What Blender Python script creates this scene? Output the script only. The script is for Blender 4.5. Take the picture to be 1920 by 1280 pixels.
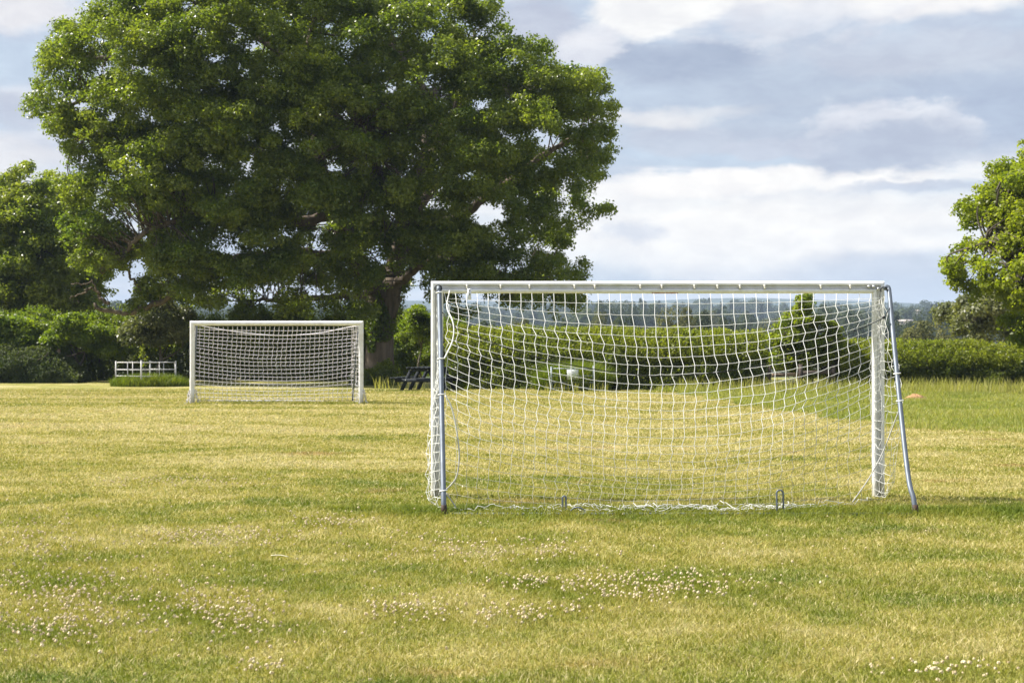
import bpy, math, random
import numpy as np
from mathutils import Vector, Matrix

# ------------------------------------------------------------------ camera, world, sun, exposure
for o in list(bpy.data.objects):
    bpy.data.objects.remove(o)
SC = bpy.context.scene
COL = SC.collection
F = 2667.0            # focal length of the photo in its own pixels
CH = 1.345            # camera height
HY = 648.0            # image row of the true horizon

cam = bpy.data.cameras.new("camera")
cam.sensor_width = 36.0
cam.lens = 50.0
cam.clip_start = 0.1
cam.clip_end = 30000
cam.dof.use_dof = True
cam.dof.focus_distance = 12.0
cam.dof.aperture_fstop = 6.3
cam_o = bpy.data.objects.new("camera", cam)
cam_o.location = (0, 0, CH)
cam_o.rotation_euler = (math.radians(90.172), 0, 0)
COL.objects.link(cam_o)
SC.camera = cam_o

SUN_EL = math.radians(49)
SUN_AZ = math.radians(-80)        # clockwise from +Y (straight ahead)
sun_vec = Vector((math.sin(SUN_AZ) * math.cos(SUN_EL), math.cos(SUN_AZ) * math.cos(SUN_EL), math.sin(SUN_EL)))
sun = bpy.data.lights.new("sun", 'SUN')
sun.energy = 5.0
sun.angle = math.radians(0.53)
sun.color = (1.0, 0.945, 0.86)
sun_o = bpy.data.objects.new("sun", sun)
sun_o.rotation_euler = sun_vec.to_track_quat('Z', 'Y').to_euler()
sun_o.location = (-30, 5, 30)
COL.objects.link(sun_o)

SC.view_settings.view_transform = 'Standard'
SC.view_settings.look = 'None'
SC.view_settings.gamma = 1
SC.view_settings.exposure = 1.02
SC.cycles.max_bounces = 7
SC.cycles.diffuse_bounces = 3
SC.cycles.glossy_bounces = 2
SC.cycles.transmission_bounces = 3
SC.cycles.volume_bounces = 0
SC.cycles.use_denoising = True
SC.cycles.sample_clamp_indirect = 8


class NT:
    """small helper that writes node trees from expressions"""
    def __init__(self, tree):
        self.t = tree
        self.n = tree.nodes
        self.l = tree.links

    def new(self, kind, **kw):
        nd = self.n.new(kind)
        for k, v in kw.items():
            setattr(nd, k, v)
        return nd

    def put(self, sock, v):
        if isinstance(v, bpy.types.NodeSocket):
            self.l.new(v, sock)
        else:
            sock.default_value = v

    def m(self, op, a, b=None, c=None, clamp=False):
        nd = self.new('ShaderNodeMath', operation=op, use_clamp=clamp)
        self.put(nd.inputs[0], a)
        if b is not None:
            self.put(nd.inputs[1], b)
        if c is not None:
            self.put(nd.inputs[2], c)
        return nd.outputs[0]

    def mix(self, f, a, b, blend='MIX'):
        nd = self.new('ShaderNodeMix', data_type='RGBA', blend_type=blend)
        self.put(nd.inputs[0], f)
        self.put(nd.inputs[6], a if not isinstance(a, tuple) else (*a, 1)[:4])
        self.put(nd.inputs[7], b if not isinstance(b, tuple) else (*b, 1)[:4])
        return nd.outputs[2]

    def step(self, v, lo, hi):
        nd = self.new('ShaderNodeMapRange', interpolation_type='SMOOTHSTEP')
        self.put(nd.inputs[0], v)
        nd.inputs[1].default_value = lo
        nd.inputs[2].default_value = hi
        return nd.outputs[0]

    def noise(self, vec, scale, detail=4, rough=0.55, dist=0.0):
        nd = self.new('ShaderNodeTexNoise')
        if vec is not None:
            self.l.new(vec, nd.inputs['Vector'])
        nd.inputs['Scale'].default_value = scale
        nd.inputs['Detail'].default_value = detail
        nd.inputs['Roughness'].default_value = rough
        nd.inputs['Distortion'].default_value = dist
        return nd.outputs['Fac']

    def xyz(self, x, y, z):
        nd = self.new('ShaderNodeCombineXYZ')
        for i, v in enumerate((x, y, z)):
            self.put(nd.inputs[i], v)
        return nd.outputs[0]

    def sep(self, v):
        nd = self.new('ShaderNodeSeparateXYZ')
        self.l.new(v, nd.inputs[0])
        return nd.outputs


def build_world():
    w = bpy.data.worlds.new("World")
    SC.world = w
    w.use_nodes = True
    t = NT(w.node_tree)
    t.n.clear()
    out = t.new('ShaderNodeOutputWorld')
    bg = t.new('ShaderNodeBackground')
    STR = 0.10
    bg.inputs[1].default_value = STR
    sky = t.new('ShaderNodeTexSky', sky_type='NISHITA')
    sky.sun_disc = False
    sky.sun_elevation = SUN_EL
    sky.sun_rotation = SUN_AZ
    sky.air_density = 1.0
    sky.dust_density = 2.0
    tc = t.new('ShaderNodeTexCoord')
    d = t.sep(tc.outputs['Generated'])
    az = t.m('MULTIPLY', t.m('ARCTAN2', d[0], d[1]), 57.2958)
    el = t.m('MULTIPLY', t.m('ARCSINE', d[2]), 57.2958)
    # turbulence shared by every cloud edge, in degrees of sky
    p1 = t.xyz(t.m('MULTIPLY', az, 0.42), t.m('MULTIPLY', el, 0.95), 0.3)
    n1 = t.noise(p1, 1.0, 7, 0.55, 0.25)
    p2 = t.xyz(t.m('MULTIPLY', az, 0.10), t.m('MULTIPLY', el, 0.75), 4.7)
    n2 = t.noise(p2, 1.0, 5, 0.5, 0.4)
    p3 = t.xyz(t.m('MULTIPLY', az, 0.9), t.m('MULTIPLY', el, 1.6), 9.1)
    n3 = t.noise(p3, 1.0, 6, 0.6, 0.1)
    p4 = t.xyz(t.m('MULTIPLY', az, 0.05), t.m('MULTIPLY', el, 0.12), 2.2)
    n4 = t.noise(p4, 1.0, 5, 0.55, 0.3)
    # ragged cloud edges: shift the lookup by turbulence
    q1 = t.noise(t.xyz(t.m('MULTIPLY', az, 0.30), t.m('MULTIPLY', el, 0.55), 21.0), 1.0, 8, 0.60, 0.0)
    q2 = t.noise(t.xyz(t.m('MULTIPLY', az, 0.33), t.m('MULTIPLY', el, 0.60), 37.0), 1.0, 8, 0.62, 0.0)
    azw = t.m('ADD', az, t.m('MULTIPLY', t.m('SUBTRACT', q1, 0.5), 3.6))
    elw = t.m('ADD', el, t.m('MULTIPLY', t.m('SUBTRACT', q2, 0.5), 1.5))
    E = 2 ** SC.view_settings.exposure

    def c(r, g, b):
        def lin(v):
            v /= 255.0
            return v / 12.92 if v <= 0.04045 else ((v + 0.055) / 1.055) ** 2.4
        return (lin(r) / STR / E, lin(g) / STR / E, lin(b) / STR / E)
    def blob(px, py, rx, ry, amp, lo, hi, src):
        ca = (px - 960) / 46.5
        ce = (HY - py) / 46.5
        a = t.m('POWER', t.m('DIVIDE', t.m('ABSOLUTE', t.m('SUBTRACT', azw, ca)), rx / 46.5), 2)
        b = t.m('POWER', t.m('DIVIDE', t.m('ABSOLUTE', t.m('SUBTRACT', elw, ce)), ry / 46.5), 2)
        v = t.m('SUBTRACT', 1.0, t.m('ADD', a, b))
        v = t.m('ADD', v, t.m('MULTIPLY', t.m('SUBTRACT', src, 0.5), amp))
        return t.step(v, lo, hi)

    # the clear sky, thinly veiled
    col = t.mix(0.86, sky.outputs[0], c(200, 214, 231))
    # veil of high cloud everywhere
    col = t.mix(t.m('MULTIPLY', t.step(n4, 0.38, 0.62), 0.8), col, c(206, 212, 226))
    col = t.mix(t.m('MULTIPLY', t.step(n2, 0.46, 0.66), 0.75), col, c(240, 240, 243))
    # visible side of the sky, cloud by cloud
    # broad grey blue bank
    col = t.mix(t.m('MULTIPLY', blob(1560, 190, 560, 130, 1.6, -0.2, 0.9, n2), 0.85), col, c(188, 199, 217))
    col = t.mix(t.m('MULTIPLY', blob(1820, 235, 260, 75, 1.2, -0.2, 0.9, n2), 0.85), col, c(180, 193, 215))
    col = t.mix(t.m('MULTIPLY', blob(1270, 125, 190, 48, 1.4, -0.1, 0.9, n1), 0.9), col, c(172, 184, 206))
    col = t.mix(t.m('MULTIPLY', blob(1000, 60, 120, 70, 1.4, -0.1, 0.9, n1), 0.85), col, c(198, 203, 219))
    # bright upper clouds
    col = t.mix(blob(1640, 10, 420, 68, 1.7, -0.1, 0.75, n1), col, c(252, 250, 249))
    col = t.mix(t.m('MULTIPLY', blob(1450, 62, 240, 50, 2.2, 0.0, 0.8, n1), 0.8), col, c(232, 234, 241))
    col = t.mix(blob(1215, 22, 150, 66, 1.5, 0.0, 0.55, n1), col, c(255, 254, 252))
    col = t.mix(t.m('MULTIPLY', blob(1115, 95, 75, 48, 1.5, 0.0, 0.7, n1), 0.8), col, c(240, 240, 245))
    col = t.mix(t.m('MULTIPLY', blob(1700, 125, 320, 48, 1.9, 0.1, 0.9, n1), 0.5), col, c(212, 216, 228))
    # streaks and the middle
    col = t.mix(t.m('MULTIPLY', blob(1250, 226, 190, 26, 1.6, -0.1, 1.1, n2), 0.95), col, c(243, 242, 242))
    col = t.mix(t.m('MULTIPLY', blob(1270, 272, 130, 36, 1.0, 0.0, 0.7, n1), 0.8), col, c(203, 209, 223))
    # lower warm white veil
    col = t.mix(t.m('MULTIPLY', blob(1400, 440, 700, 115, 1.1, -0.1, 0.9, n2), 0.92), col, c(266, 261, 254))
    col = t.mix(t.m('MULTIPLY', blob(1470, 345, 420, 30, 1.2, 0.0, 0.8, n2), 0.9), col, c(268, 263, 256))
    # the grey dome cloud with a paler rim
    col = t.mix(blob(1640, 268, 165, 72, 1.5, -0.10, 0.70, n3), col, c(232, 234, 241))
    col = t.mix(t.m('MULTIPLY', blob(1640, 290, 185, 62, 0.9, 0.0, 0.8, n3), 0.9), col, c(184, 193, 212))
    col = t.mix(t.m('MULTIPLY', blob(1440, 288, 120, 26, 1.3, 0.0, 0.6, n1), 0.8), col, c(206, 211, 225))
    col = t.mix(t.m('MULTIPLY', blob(1700, 362, 150, 14, 1.0, 0.0, 0.8, n2), 0.8), col, c(200, 207, 223))
    col = t.mix(t.m('MULTIPLY', blob(1190, 440, 75, 26, 2.4, 0.0, 1.1, n3), 0.55), col, c(203, 211, 228))
    col = t.mix(t.m('MULTIPLY', blob(1720, 520, 330, 60, 0.7, 0.0, 0.9, n2), 0.85), col, c(199, 208, 224))
    # left edge
    col = t.mix(t.m('MULTIPLY', blob(70, 150, 130, 45, 0.7, 0.0, 0.9, n1), 0.8), col, c(203, 219, 236))
    col = t.mix(t.m('MULTIPLY', blob(30, 235, 150, 40, 0.9, 0.0, 0.9, n2), 0.8), col, c(197, 203, 219))
    col = t.mix(t.m('MULTIPLY', blob(40, 60, 190, 48, 1.1, 0.0, 0.8, n1), 0.95), col, c(240, 238, 240))
    col = t.mix(t.m('MULTIPLY', blob(60, 318, 190, 40, 1.0, 0.0, 0.9, n2), 0.9), col, c(240, 238, 239))
    # fine billows inside the clouds
    q3 = t.noise(t.xyz(t.m('MULTIPLY', az, 0.55), t.m('MULTIPLY', el, 1.25), 3.3), 1.0, 8, 0.6, 0.35)
    g = t.m('ADD', 0.90, t.m('MULTIPLY', t.step(q3, 0.28, 0.72), 0.15))
    col = t.mix(1.0, col, t.xyz(g, g, t.m('ADD', t.m('MULTIPLY', g, 0.75), 0.25)), 'MULTIPLY')
    t.l.new(col, bg.inputs[0])
    t.l.new(bg.outputs[0], out.inputs[0])


build_world()

# ------------------------------------------------------------------ helpers
RNG = np.random.default_rng(7)


def P(px, py, D):
    return np.array(((px - 960) / F * D, D, CH + (HY - py) / F * D))


def ground_D(py):
    return CH * F / (py - HY)


def link(o, parent=None):
    COL.objects.link(o)
    if parent is not None:
        o.parent = parent
    return o


def tag(o, label=None, cat=None, group=None, kind=None):
    if label:
        o['label'] = label
    if cat:
        o['category'] = cat
    if group:
        o['group'] = group
    if kind:
        o['kind'] = kind
    return o


def thing(name, label, cat, loc=(0, 0, 0), rz=0.0, group=None):
    o = bpy.data.objects.new(name, None)
    o.empty_display_size = 0.3
    o.location = loc
    o.rotation_euler = (0, 0, rz)
    link(o)
    return tag(o, label, cat, group)


def mesh(name, V, faces, material, smooth=False, tint=None):
    """faces: list of integer arrays (n,3) and/or (n,4)"""
    V = np.asarray(V, dtype=np.float32)
    if not isinstance(faces, (list, tuple)):
        faces = [faces]
    faces = [np.asarray(f, dtype=np.int32) for f in faces if len(f)]
    me = bpy.data.meshes.new(name)
    me.vertices.add(len(V))
    me.vertices.foreach_set('co', V.ravel())
    loops = np.concatenate([f.ravel() for f in faces])
    sizes = np.concatenate([np.full(len(f), f.shape[1], dtype=np.int32) for f in faces])
    starts = np.concatenate([[0], np.cumsum(sizes)[:-1]]).astype(np.int32)
    me.loops.add(len(loops))
    me.loops.foreach_set('vertex_index', loops)
    me.polygons.add(len(sizes))
    me.polygons.foreach_set('loop_start', starts)
    if smooth:
        me.polygons.foreach_set('use_smooth', np.ones(len(sizes), dtype=bool))
    me.update(calc_edges=True)
    if tint is not None:
        a = me.attributes.new('tint', 'FLOAT', 'FACE')
        a.data.foreach_set('value', np.asarray(tint, dtype=np.float32))
    if material is not None:
        me.materials.append(material)
    return me


def obj(name, me, parent=None, label=None):
    o = bpy.data.objects.new(name, me)
    link(o, parent)
    if label:
        o['label'] = label
    return o


class MB:
    """collects shapes into one mesh"""
    def __init__(self):
        self.v, self.q, self.t, self.n = [], [], [], 0

    def add(self, V, quads=None, tris=None):
        V = np.asarray(V, dtype=float)
        if quads is not None and len(quads):
            self.q.append(np.asarray(quads) + self.n)
        if tris is not None and len(tris):
            self.t.append(np.asarray(tris) + self.n)
        self.v.append(V)
        self.n += len(V)

    def box(self, c, s, R=None):
        sx, sy, sz = (k / 2 for k in s)
        V = np.array([(x, y, z) for x in (-sx, sx) for y in (-sy, sy) for z in (-sz, sz)])
        if R is not None:
            V = V @ np.array(R.to_3x3()).T
        V = V + np.array(c)
        self.add(V, [(0, 1, 3, 2), (4, 6, 7, 5), (0, 4, 5, 1), (2, 3, 7, 6), (0, 2, 6, 4), (1, 5, 7, 3)])

    def bar(self, a, b, w, h, up=(0, 0, 1)):
        """rectangular bar from a to b"""
        a, b = np.array(a, float), np.array(b, float)
        d = b - a
        L = np.linalg.norm(d)
        d /= L
        u = np.array(up, float)
        s = np.cross(d, u)
        s /= np.linalg.norm(s)
        u = np.cross(s, d)
        V = []
        for k in (a, b):
            for i, j in ((-1, -1), (1, -1), (1, 1), (-1, 1)):
                V.append(k + s * w / 2 * i + u * h / 2 * j)
        self.add(V, [(0, 1, 5, 4), (1, 2, 6, 5), (2, 3, 7, 6), (3, 0, 4, 7), (3, 2, 1, 0), (4, 5, 6, 7)])

    def tube(self, pts, r, n=6, cap=True):
        pts = np.asarray(pts, float)
        m = len(pts)
        r = np.broadcast_to(np.asarray(r, float), (m,))
        T = np.gradient(pts, axis=0)
        T /= np.linalg.norm(T, axis=1)[:, None] + 1e-12
        ref = np.array((0.31, 0.17, 0.93)) if abs(T[0][2]) < 0.8 else np.array((0.93, 0.2, 0.1))
        U = np.cross(T, ref)
        U /= np.linalg.norm(U, axis=1)[:, None] + 1e-12
        W = np.cross(T, U)
        a = np.arange(n) * 2 * np.pi / n
        ring = (np.cos(a)[None, :, None] * U[:, None, :] + np.sin(a)[None, :, None] * W[:, None, :])
        V = (pts[:, None, :] + ring * r[:, None, None]).reshape(-1, 3)
        i = np.arange(m - 1)[:, None] * n
        j = np.arange(n)[None, :]
        k = (j + 1) % n
        Q = np.stack([i + j, i + n + j, i + n + k, i + k], -1).reshape(-1, 4)
        tr = []
        if cap:
            V = np.vstack([V, pts[:1], pts[-1:]])
            c0, c1 = m * n, m * n + 1
            for q in range(n):
                tr.append((c0, q, (q + 1) % n))
                tr.append((c1, (m - 1) * n + (q + 1) % n, (m - 1) * n + q))
        self.add(V, Q, tr)

    def ball(self, c, r, squash=1.0):
        V, T = [], []
        nu, nv = 8, 5
        for i in range(nv + 1):
            th = math.pi * i / nv
            for j in range(nu):
                ph = 2 * math.pi * j / nu
                V.append((c[0] + r * math.sin(th) * math.cos(ph), c[1] + r * math.sin(th) * math.sin(ph), c[2] + r * squash * math.cos(th)))
        Q = [(i * nu + j, (i + 1) * nu + j, (i + 1) * nu + (j + 1) % nu, i * nu + (j + 1) % nu) for i in range(nv) for j in range(nu)]
        self.add(V, Q)

    def mesh(self, name, material, smooth=False):
        f = []
        if self.q:
            f.append(np.concatenate(self.q))
        if self.t:
            f.append(np.concatenate(self.t))
        return mesh(name, np.concatenate(self.v), f, material, smooth)

    def build(self, name, material, parent=None, smooth=False, label=None, origin=None):
        me = self.mesh(name, material, smooth)
        return obj(name, me, parent, label)


def smooth_path(pts, n=6):
    """Catmull-Rom through the points"""
    p = np.asarray(pts, float)
    p = np.vstack([2 * p[0] - p[1], p, 2 * p[-1] - p[-2]])
    out = []
    for i in range(1, len(p) - 2):
        for k in range(n):
            t = k / n
            out.append(0.5 * ((2 * p[i]) + (-p[i - 1] + p[i + 1]) * t + (2 * p[i - 1] - 5 * p[i] + 4 * p[i + 1] - p[i + 2]) * t * t
                              + (-p[i - 1] + 3 * p[i] - 3 * p[i + 1] + p[i + 2]) * t ** 3))
    out.append(p[-2])
    return np.array(out)


def wob(x, y, s=1.0, seed=0.0):
    """cheap smooth noise, about -1..1"""
    x = np.asarray(x, float) * s
    y = np.asarray(y, float) * s
    return (np.sin(1.3 * x + 0.7 * y + seed) + np.sin(-0.8 * x + 1.9 * y + 2.1 * seed + 1) + np.sin(2.9 * x + 1.1 * y + 3 * seed + 2) * 0.6
            + np.sin(1.7 * x - 3.3 * y + seed * 1.7 + 4) * 0.5) / 3.1


# ------------------------------------------------------------------ materials
def material(name, color, rough=0.6, metal=0.0, spec=0.4, var=0.0, vscale=6.0, var_col=None, bump=0.0, bscale=40.0, stretch=(1, 1, 1)):
    m = bpy.data.materials.new(name)
    m.use_nodes = True
    t = NT(m.node_tree)
    b = t.n['Principled BSDF']
    b.inputs['Roughness'].default_value = rough
    b.inputs['Metallic'].default_value = metal
    b.inputs['Specular IOR Level'].default_value = spec
    tc = t.new('ShaderNodeTexCoord')
    mp = t.new('ShaderNodeMapping')
    mp.inputs['Scale'].default_value = stretch
    t.l.new(tc.outputs['Object'], mp.inputs['Vector'])
    if var_col is not None:
        n = t.noise(mp.outputs[0], vscale, 6, 0.6)
        f = t.m('MULTIPLY', t.step(n, 0.35, 0.7), var)
        t.l.new(t.mix(f, (*color, 1), (*var_col, 1)), b.inputs['Base Color'])
        t.l.new(t.m('ADD', t.m('MULTIPLY', n, 0.25), rough - 0.12), b.inputs['Roughness'])
    else:
        b.inputs['Base Color'].default_value = (*color, 1)
    if bump:
        n = t.noise(mp.outputs[0], bscale, 5, 0.6)
        bp = t.new('ShaderNodeBump')
        bp.inputs['Strength'].default_value = bump
        bp.inputs['Distance'].default_value = 0.02
        t.l.new(n, bp.inputs['Height'])
        t.l.new(bp.outputs[0], b.inputs['Normal'])
    return m


def leaf_material(name, lo, hi, trans=0.35, rough=0.42, spec=0.45, tr_gain=1.6):
    m = bpy.data.materials.new(name)
    m.use_nodes = True
    t = NT(m.node_tree)
    b = t.n['Principled BSDF']
    out = t.n['Material Output']
    at = t.new('ShaderNodeAttribute', attribute_name='tint')
    tc = t.new('ShaderNodeTexCoord')
    n = t.noise(tc.outputs['Object'], 0.55, 3, 0.5)
    f = t.m('ADD', t.m('MULTIPLY', at.outputs['Fac'], 0.75), t.m('MULTIPLY', t.step(n, 0.3, 0.7), 0.3), clamp=True)
    col = t.mix(f, (*lo, 1), (*hi, 1))
    t.l.new(col, b.inputs['Base Color'])
    b.inputs['Roughness'].default_value = rough
    b.inputs['Specular IOR Level'].default_value = spec
    tr = t.new('ShaderNodeBsdfTranslucent')
    g = t.mix(1.0, col, (tr_gain * 1.1, tr_gain * 1.15, tr_gain * 0.35, 1), 'MULTIPLY')
    t.l.new(g, tr.inputs[0])
    mx = t.new('ShaderNodeMixShader')
    mx.inputs[0].default_value = trans
    t.l.new(b.outputs[0], mx.inputs[1])
    t.l.new(tr.outputs[0], mx.inputs[2])
    t.l.new(mx.outputs[0], out.inputs[0])
    return m


def lawn_group():
    """colour of the mown field at a place: green, yellow green and straw patches"""
    g = bpy.data.node_groups.new('lawn_colour', 'ShaderNodeTree')
    g.interface.new_socket('Color', in_out='OUTPUT', socket_type='NodeSocketColor')
    t = NT(g)
    out = t.new('NodeGroupOutput')
    geo = t.new('ShaderNodeNewGeometry')
    p = t.sep(geo.outputs['Position'])
    x, y = p[0], p[1]
    v1 = t.xyz(t.m('MULTIPLY', x, 0.46), y, 0)
    n1 = t.noise(v1, 0.42, 4, 0.6, 0.3)
    v2 = t.xyz(t.m('MULTIPLY', x, 0.95), y, 3.0)
    n2 = t.noise(v2, 1.7, 5, 0.62)
    v3 = t.xyz(x, y, 7.0)
    n3 = t.noise(v3, 9.0, 4, 0.6)
    # slow change with distance along the pitch
    rp = t.new('ShaderNodeValToRGB')
    t.l.new(t.m('DIVIDE', y, 60.0), rp.inputs[0])
    cr = rp.color_ramp
    stops = [(0, .30), (7 / 60, .32), (9.0 / 60, .36), (10.2 / 60, .44), (11 / 60, .36), (13 / 60, .42), (15 / 60, .46), (19 / 60, .54), (24 / 60, .62), (28.5 / 60, .62), (30.2 / 60, .50),
             (32.0 / 60, .44), (33.5 / 60, .50), (36.5 / 60, .60), (40 / 60, .46), (1, .40)]
    cr.elements[0].position, cr.elements[0].color = stops[0][0], (stops[0][1],) * 3 + (1,)
    cr.elements[1].position, cr.elements[1].color = stops[-1][0], (stops[-1][1],) * 3 + (1,)
    for s, v in stops[1:-1]:
        e = cr.elements.new(s)
        e.color = (v, v, v, 1)
    # straw patches
    s = t.m('ADD', rp.outputs[0], t.m('MULTIPLY', t.m('SUBTRACT', n1, 0.5), 1.2))
    s = t.m('ADD', s, t.m('MULTIPLY', t.m('SUBTRACT', n2, 0.5), 1.25))
    s = t.m('ADD', s, t.m('MULTIPLY', t.m('SUBTRACT', n3, 0.5), 0.35))
    # faint mower lines on the left side of the pitch
    w = t.m('SINE', t.m('ADD', t.m('MULTIPLY', x, 0.55), t.m('MULTIPLY', y, 2.1)))
    s = t.m('ADD', s, t.m('MULTIPLY', w, 0.075))

    # unmown greener strips round the goal frames, partly painted crossbar shadow
    def strip(yc, hw, x0, x1, soft):
        a = t.m('DIVIDE', t.m('SUBTRACT', y, yc), hw)
        e = t.m('POWER', 2.718, t.m('MULTIPLY', t.m('MULTIPLY', a, a), -1.0))
        return t.m('MULTIPLY', e, t.m('MULTIPLY', t.step(x, x0 - soft, x0 + soft), t.m('SUBTRACT', 1.0, t.step(x, x1 - soft, x1 + soft))))
    lush_shade = t.m('ADD', strip(11.5, 0.42, -1.0, 4.4, 0.5), strip(32.5, 0.45, -9.0, -2.6, 1.2), clamp=True)
    s = t.m('SUBTRACT', s, t.m('MULTIPLY', lush_shade, 0.22))
    rc = t.new('ShaderNodeValToRGB')
    t.l.new(s, rc.inputs[0])
    cc = rc.color_ramp
    cols = [(0.0, (.125, .178, .020)), (0.22, (.238, .258, .034)), (0.45, (.400, .358, .092)), (0.62, (.52, .46, .20)), (0.82, (.58, .51, .28)), (1.0, (.57, .45, .25))]
    cc.elements[0].position, cc.elements[0].color = cols[0][0], (*cols[0][1], 1)
    cc.elements[1].position, cc.elements[1].color = cols[-1][0], (*cols[-1][1], 1)
    for q, k in cols[1:-1]:
        e = cc.elements.new(q)
        e.color = (*k, 1)
    # a few reddish bare spots
    nb = t.noise(t.xyz(t.m('MULTIPLY', x, 0.6), y, 11.0), 1.1, 3, 0.5)
    bare = t.m('MULTIPLY', t.step(nb, 0.64, 0.74), 0.6)
    col = t.mix(bare, rc.outputs[0], (.40, .235, .115, 1))
    # beyond the field the valley: pasture greens
    far = t.step(y, 58, 90)
    nf = t.noise(t.xyz(t.m('MULTIPLY', x, 1.0), t.m('MULTIPLY', y, 0.5), 1.0), 0.012, 3, 0.5)
    pasture = t.mix(t.step(nf, 0.42, 0.6), (.055, .085, .025, 1), (.13, .14, .05, 1))
    col = t.mix(far, col, pasture)
    t.l.new(col, out.inputs[0])
    return g


LAWN = lawn_group()


def lawn_material(name, blade=False):
    m = bpy.data.materials.new(name)
    m.use_nodes = True
    t = NT(m.node_tree)
    b = t.n['Principled BSDF']
    out = t.n['Material Output']
    gn = t.new('ShaderNodeGroup')
    gn.node_tree = LAWN
    b.inputs['Roughness'].default_value = 0.6
    b.inputs['Specular IOR Level'].default_value = 0.25
    if blade:
        at = t.new('ShaderNodeAttribute', attribute_name='tint')
        f = at.outputs['Fac']
        c1 = t.mix(t.m('MULTIPLY', t.step(f, 0.66, 0.98), 0.9), gn.outputs[0], (.66, .57, .31, 1))
        c2 = t.mix(t.m('SUBTRACT', 0.75, t.m('MULTIPLY', t.step(f, 0.0, 0.5), 0.75)), c1, (.165, .212, .024, 1))
        t.l.new(c2, b.inputs['Base Color'])
        tr = t.new('ShaderNodeBsdfTranslucent')
        g = t.mix(1.0, c2, (1.05, 1.05, 0.75, 1), 'MULTIPLY')
        t.l.new(g, tr.inputs[0])
        mx = t.new('ShaderNodeMixShader')
        mx.inputs[0].default_value = 0.38
        t.l.new(b.outputs[0], mx.inputs[1])
        t.l.new(tr.outputs[0], mx.inputs[2])
        t.l.new(mx.outputs[0], out.inputs[0])
    else:
        geo = t.new('ShaderNodeNewGeometry')
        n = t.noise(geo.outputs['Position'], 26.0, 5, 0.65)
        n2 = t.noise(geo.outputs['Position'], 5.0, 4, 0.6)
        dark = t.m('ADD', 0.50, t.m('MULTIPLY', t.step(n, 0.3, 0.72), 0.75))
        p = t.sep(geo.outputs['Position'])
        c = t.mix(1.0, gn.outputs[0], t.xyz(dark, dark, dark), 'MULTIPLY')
        t.l.new(c, b.inputs['Base Color'])
        bp = t.new('ShaderNodeBump')
        bp.inputs['Strength'].default_value = 0.9
        bp.inputs['Distance'].default_value = 0.05
        t.l.new(t.m('ADD', n, t.m('MULTIPLY', n2, 0.8)), bp.inputs['Height'])
        t.l.new(bp.outputs[0], b.inputs['Normal'])
    return m


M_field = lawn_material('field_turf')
M_blade = lawn_material('mown_blades', True)
M_white = material('white_paint', (.78, .78, .80), 0.38, 0, 0.5, 0.6, 9, (.58, .57, .53), stretch=(1, 1, 1))
def grubby(m):
    t = NT(m.node_tree)
    b = t.n['Principled BSDF']
    old = b.inputs['Base Color'].links[0].from_socket
    tc = t.new('ShaderNodeTexCoord')
    p = t.sep(tc.outputs['Object'])
    n = t.noise(tc.outputs['Object'], 22.0, 5, 0.65)
    f = t.m('SUBTRACT', 1.0, t.step(t.m('ADD', p[2], t.m('MULTIPLY', t.m('SUBTRACT', n, 0.5), 0.35)), 0.0, 0.32))
    sc = t.m('MULTIPLY', t.step(t.noise(tc.outputs['Object'], 55.0, 3, 0.6), 0.66, 0.74), 0.6)
    col = t.mix(t.m('MULTIPLY', f, 0.7), old, (.30, .27, .17, 1))
    t.l.new(t.mix(sc, col, (.33, .32, .30, 1)), b.inputs['Base Color'])


grubby(M_white)
M_whiteold = material('white_galvanised', (.54, .53, .52), 0.5, 0, 0.5, 0.5, 7, (.38, .37, .35))
M_steel = material('galvanised_steel', (.15, .175, .21), 0.5, 0.35, 0.4, 0.6, 9, (.10, .115, .14))
M_whiteshade = material('shade_toned_white', (.34, .39, .45), 0.5, 0.2, 0.5, 0.5, 7, (.26, .29, .33))  # white rails coloured blue grey, standing in for shade
M_bar = material('weathered_green_grey_bar', (.16, .18, .16), 0.75, 0, 0.2, 0.6, 12, (.09, .10, .08))
M_rust = material('dark_rusty_steel', (.05, .04, .035), 0.7, 0.3, 0.3, 0.6, 30, (.12, .06, .03))
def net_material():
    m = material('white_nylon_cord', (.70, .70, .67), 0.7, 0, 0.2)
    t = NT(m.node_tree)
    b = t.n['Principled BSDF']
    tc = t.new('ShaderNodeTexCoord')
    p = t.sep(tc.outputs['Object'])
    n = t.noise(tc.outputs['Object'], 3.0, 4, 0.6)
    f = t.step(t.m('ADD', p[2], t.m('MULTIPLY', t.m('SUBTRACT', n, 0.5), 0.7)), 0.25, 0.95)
    t.l.new(t.mix(f, (.40, .39, .33, 1), (.76, .76, .73, 1)), b.inputs['Base Color'])  # cord colour greyer towards the ground
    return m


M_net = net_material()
M_netwhite = material('even_white_nylon_cord', (.78, .78, .75), 0.7, 0, 0.2)
M_net2 = material('grey_white_nylon_cord', (.70, .68, .71), 0.7, 0, 0.2)
M_cord = material('dirty_grey_cord', (.46, .45, .42), 0.8, 0, 0.2)
M_black = material('black_cord', (.012, .013, .015), 0.6)
M_clip = material('cream_plastic', (.62, .60, .52), 0.5)
M_tie = material('white_plastic', (.82, .82, .80), 0.4)
M_sticker = material('faded_orange_sticker', (.36, .13, .05), 0.6, 0, 0.3, 0.8, 60, (.55, .36, .18))
M_paper = material('white_sheet', (.74, .77, .82), 0.5)
M_ink = material('black_ink', (.03, .03, .035), 0.7)
M_table = material('shade_darkened_weathered_timber', (.016, .020, .026), 0.8, 0, 0.2, 0.6, 8, (.042, .048, .055), 0.3, 60, (1, 8, 1))  # timber colour darkened to stand in for the oak's shade
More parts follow.
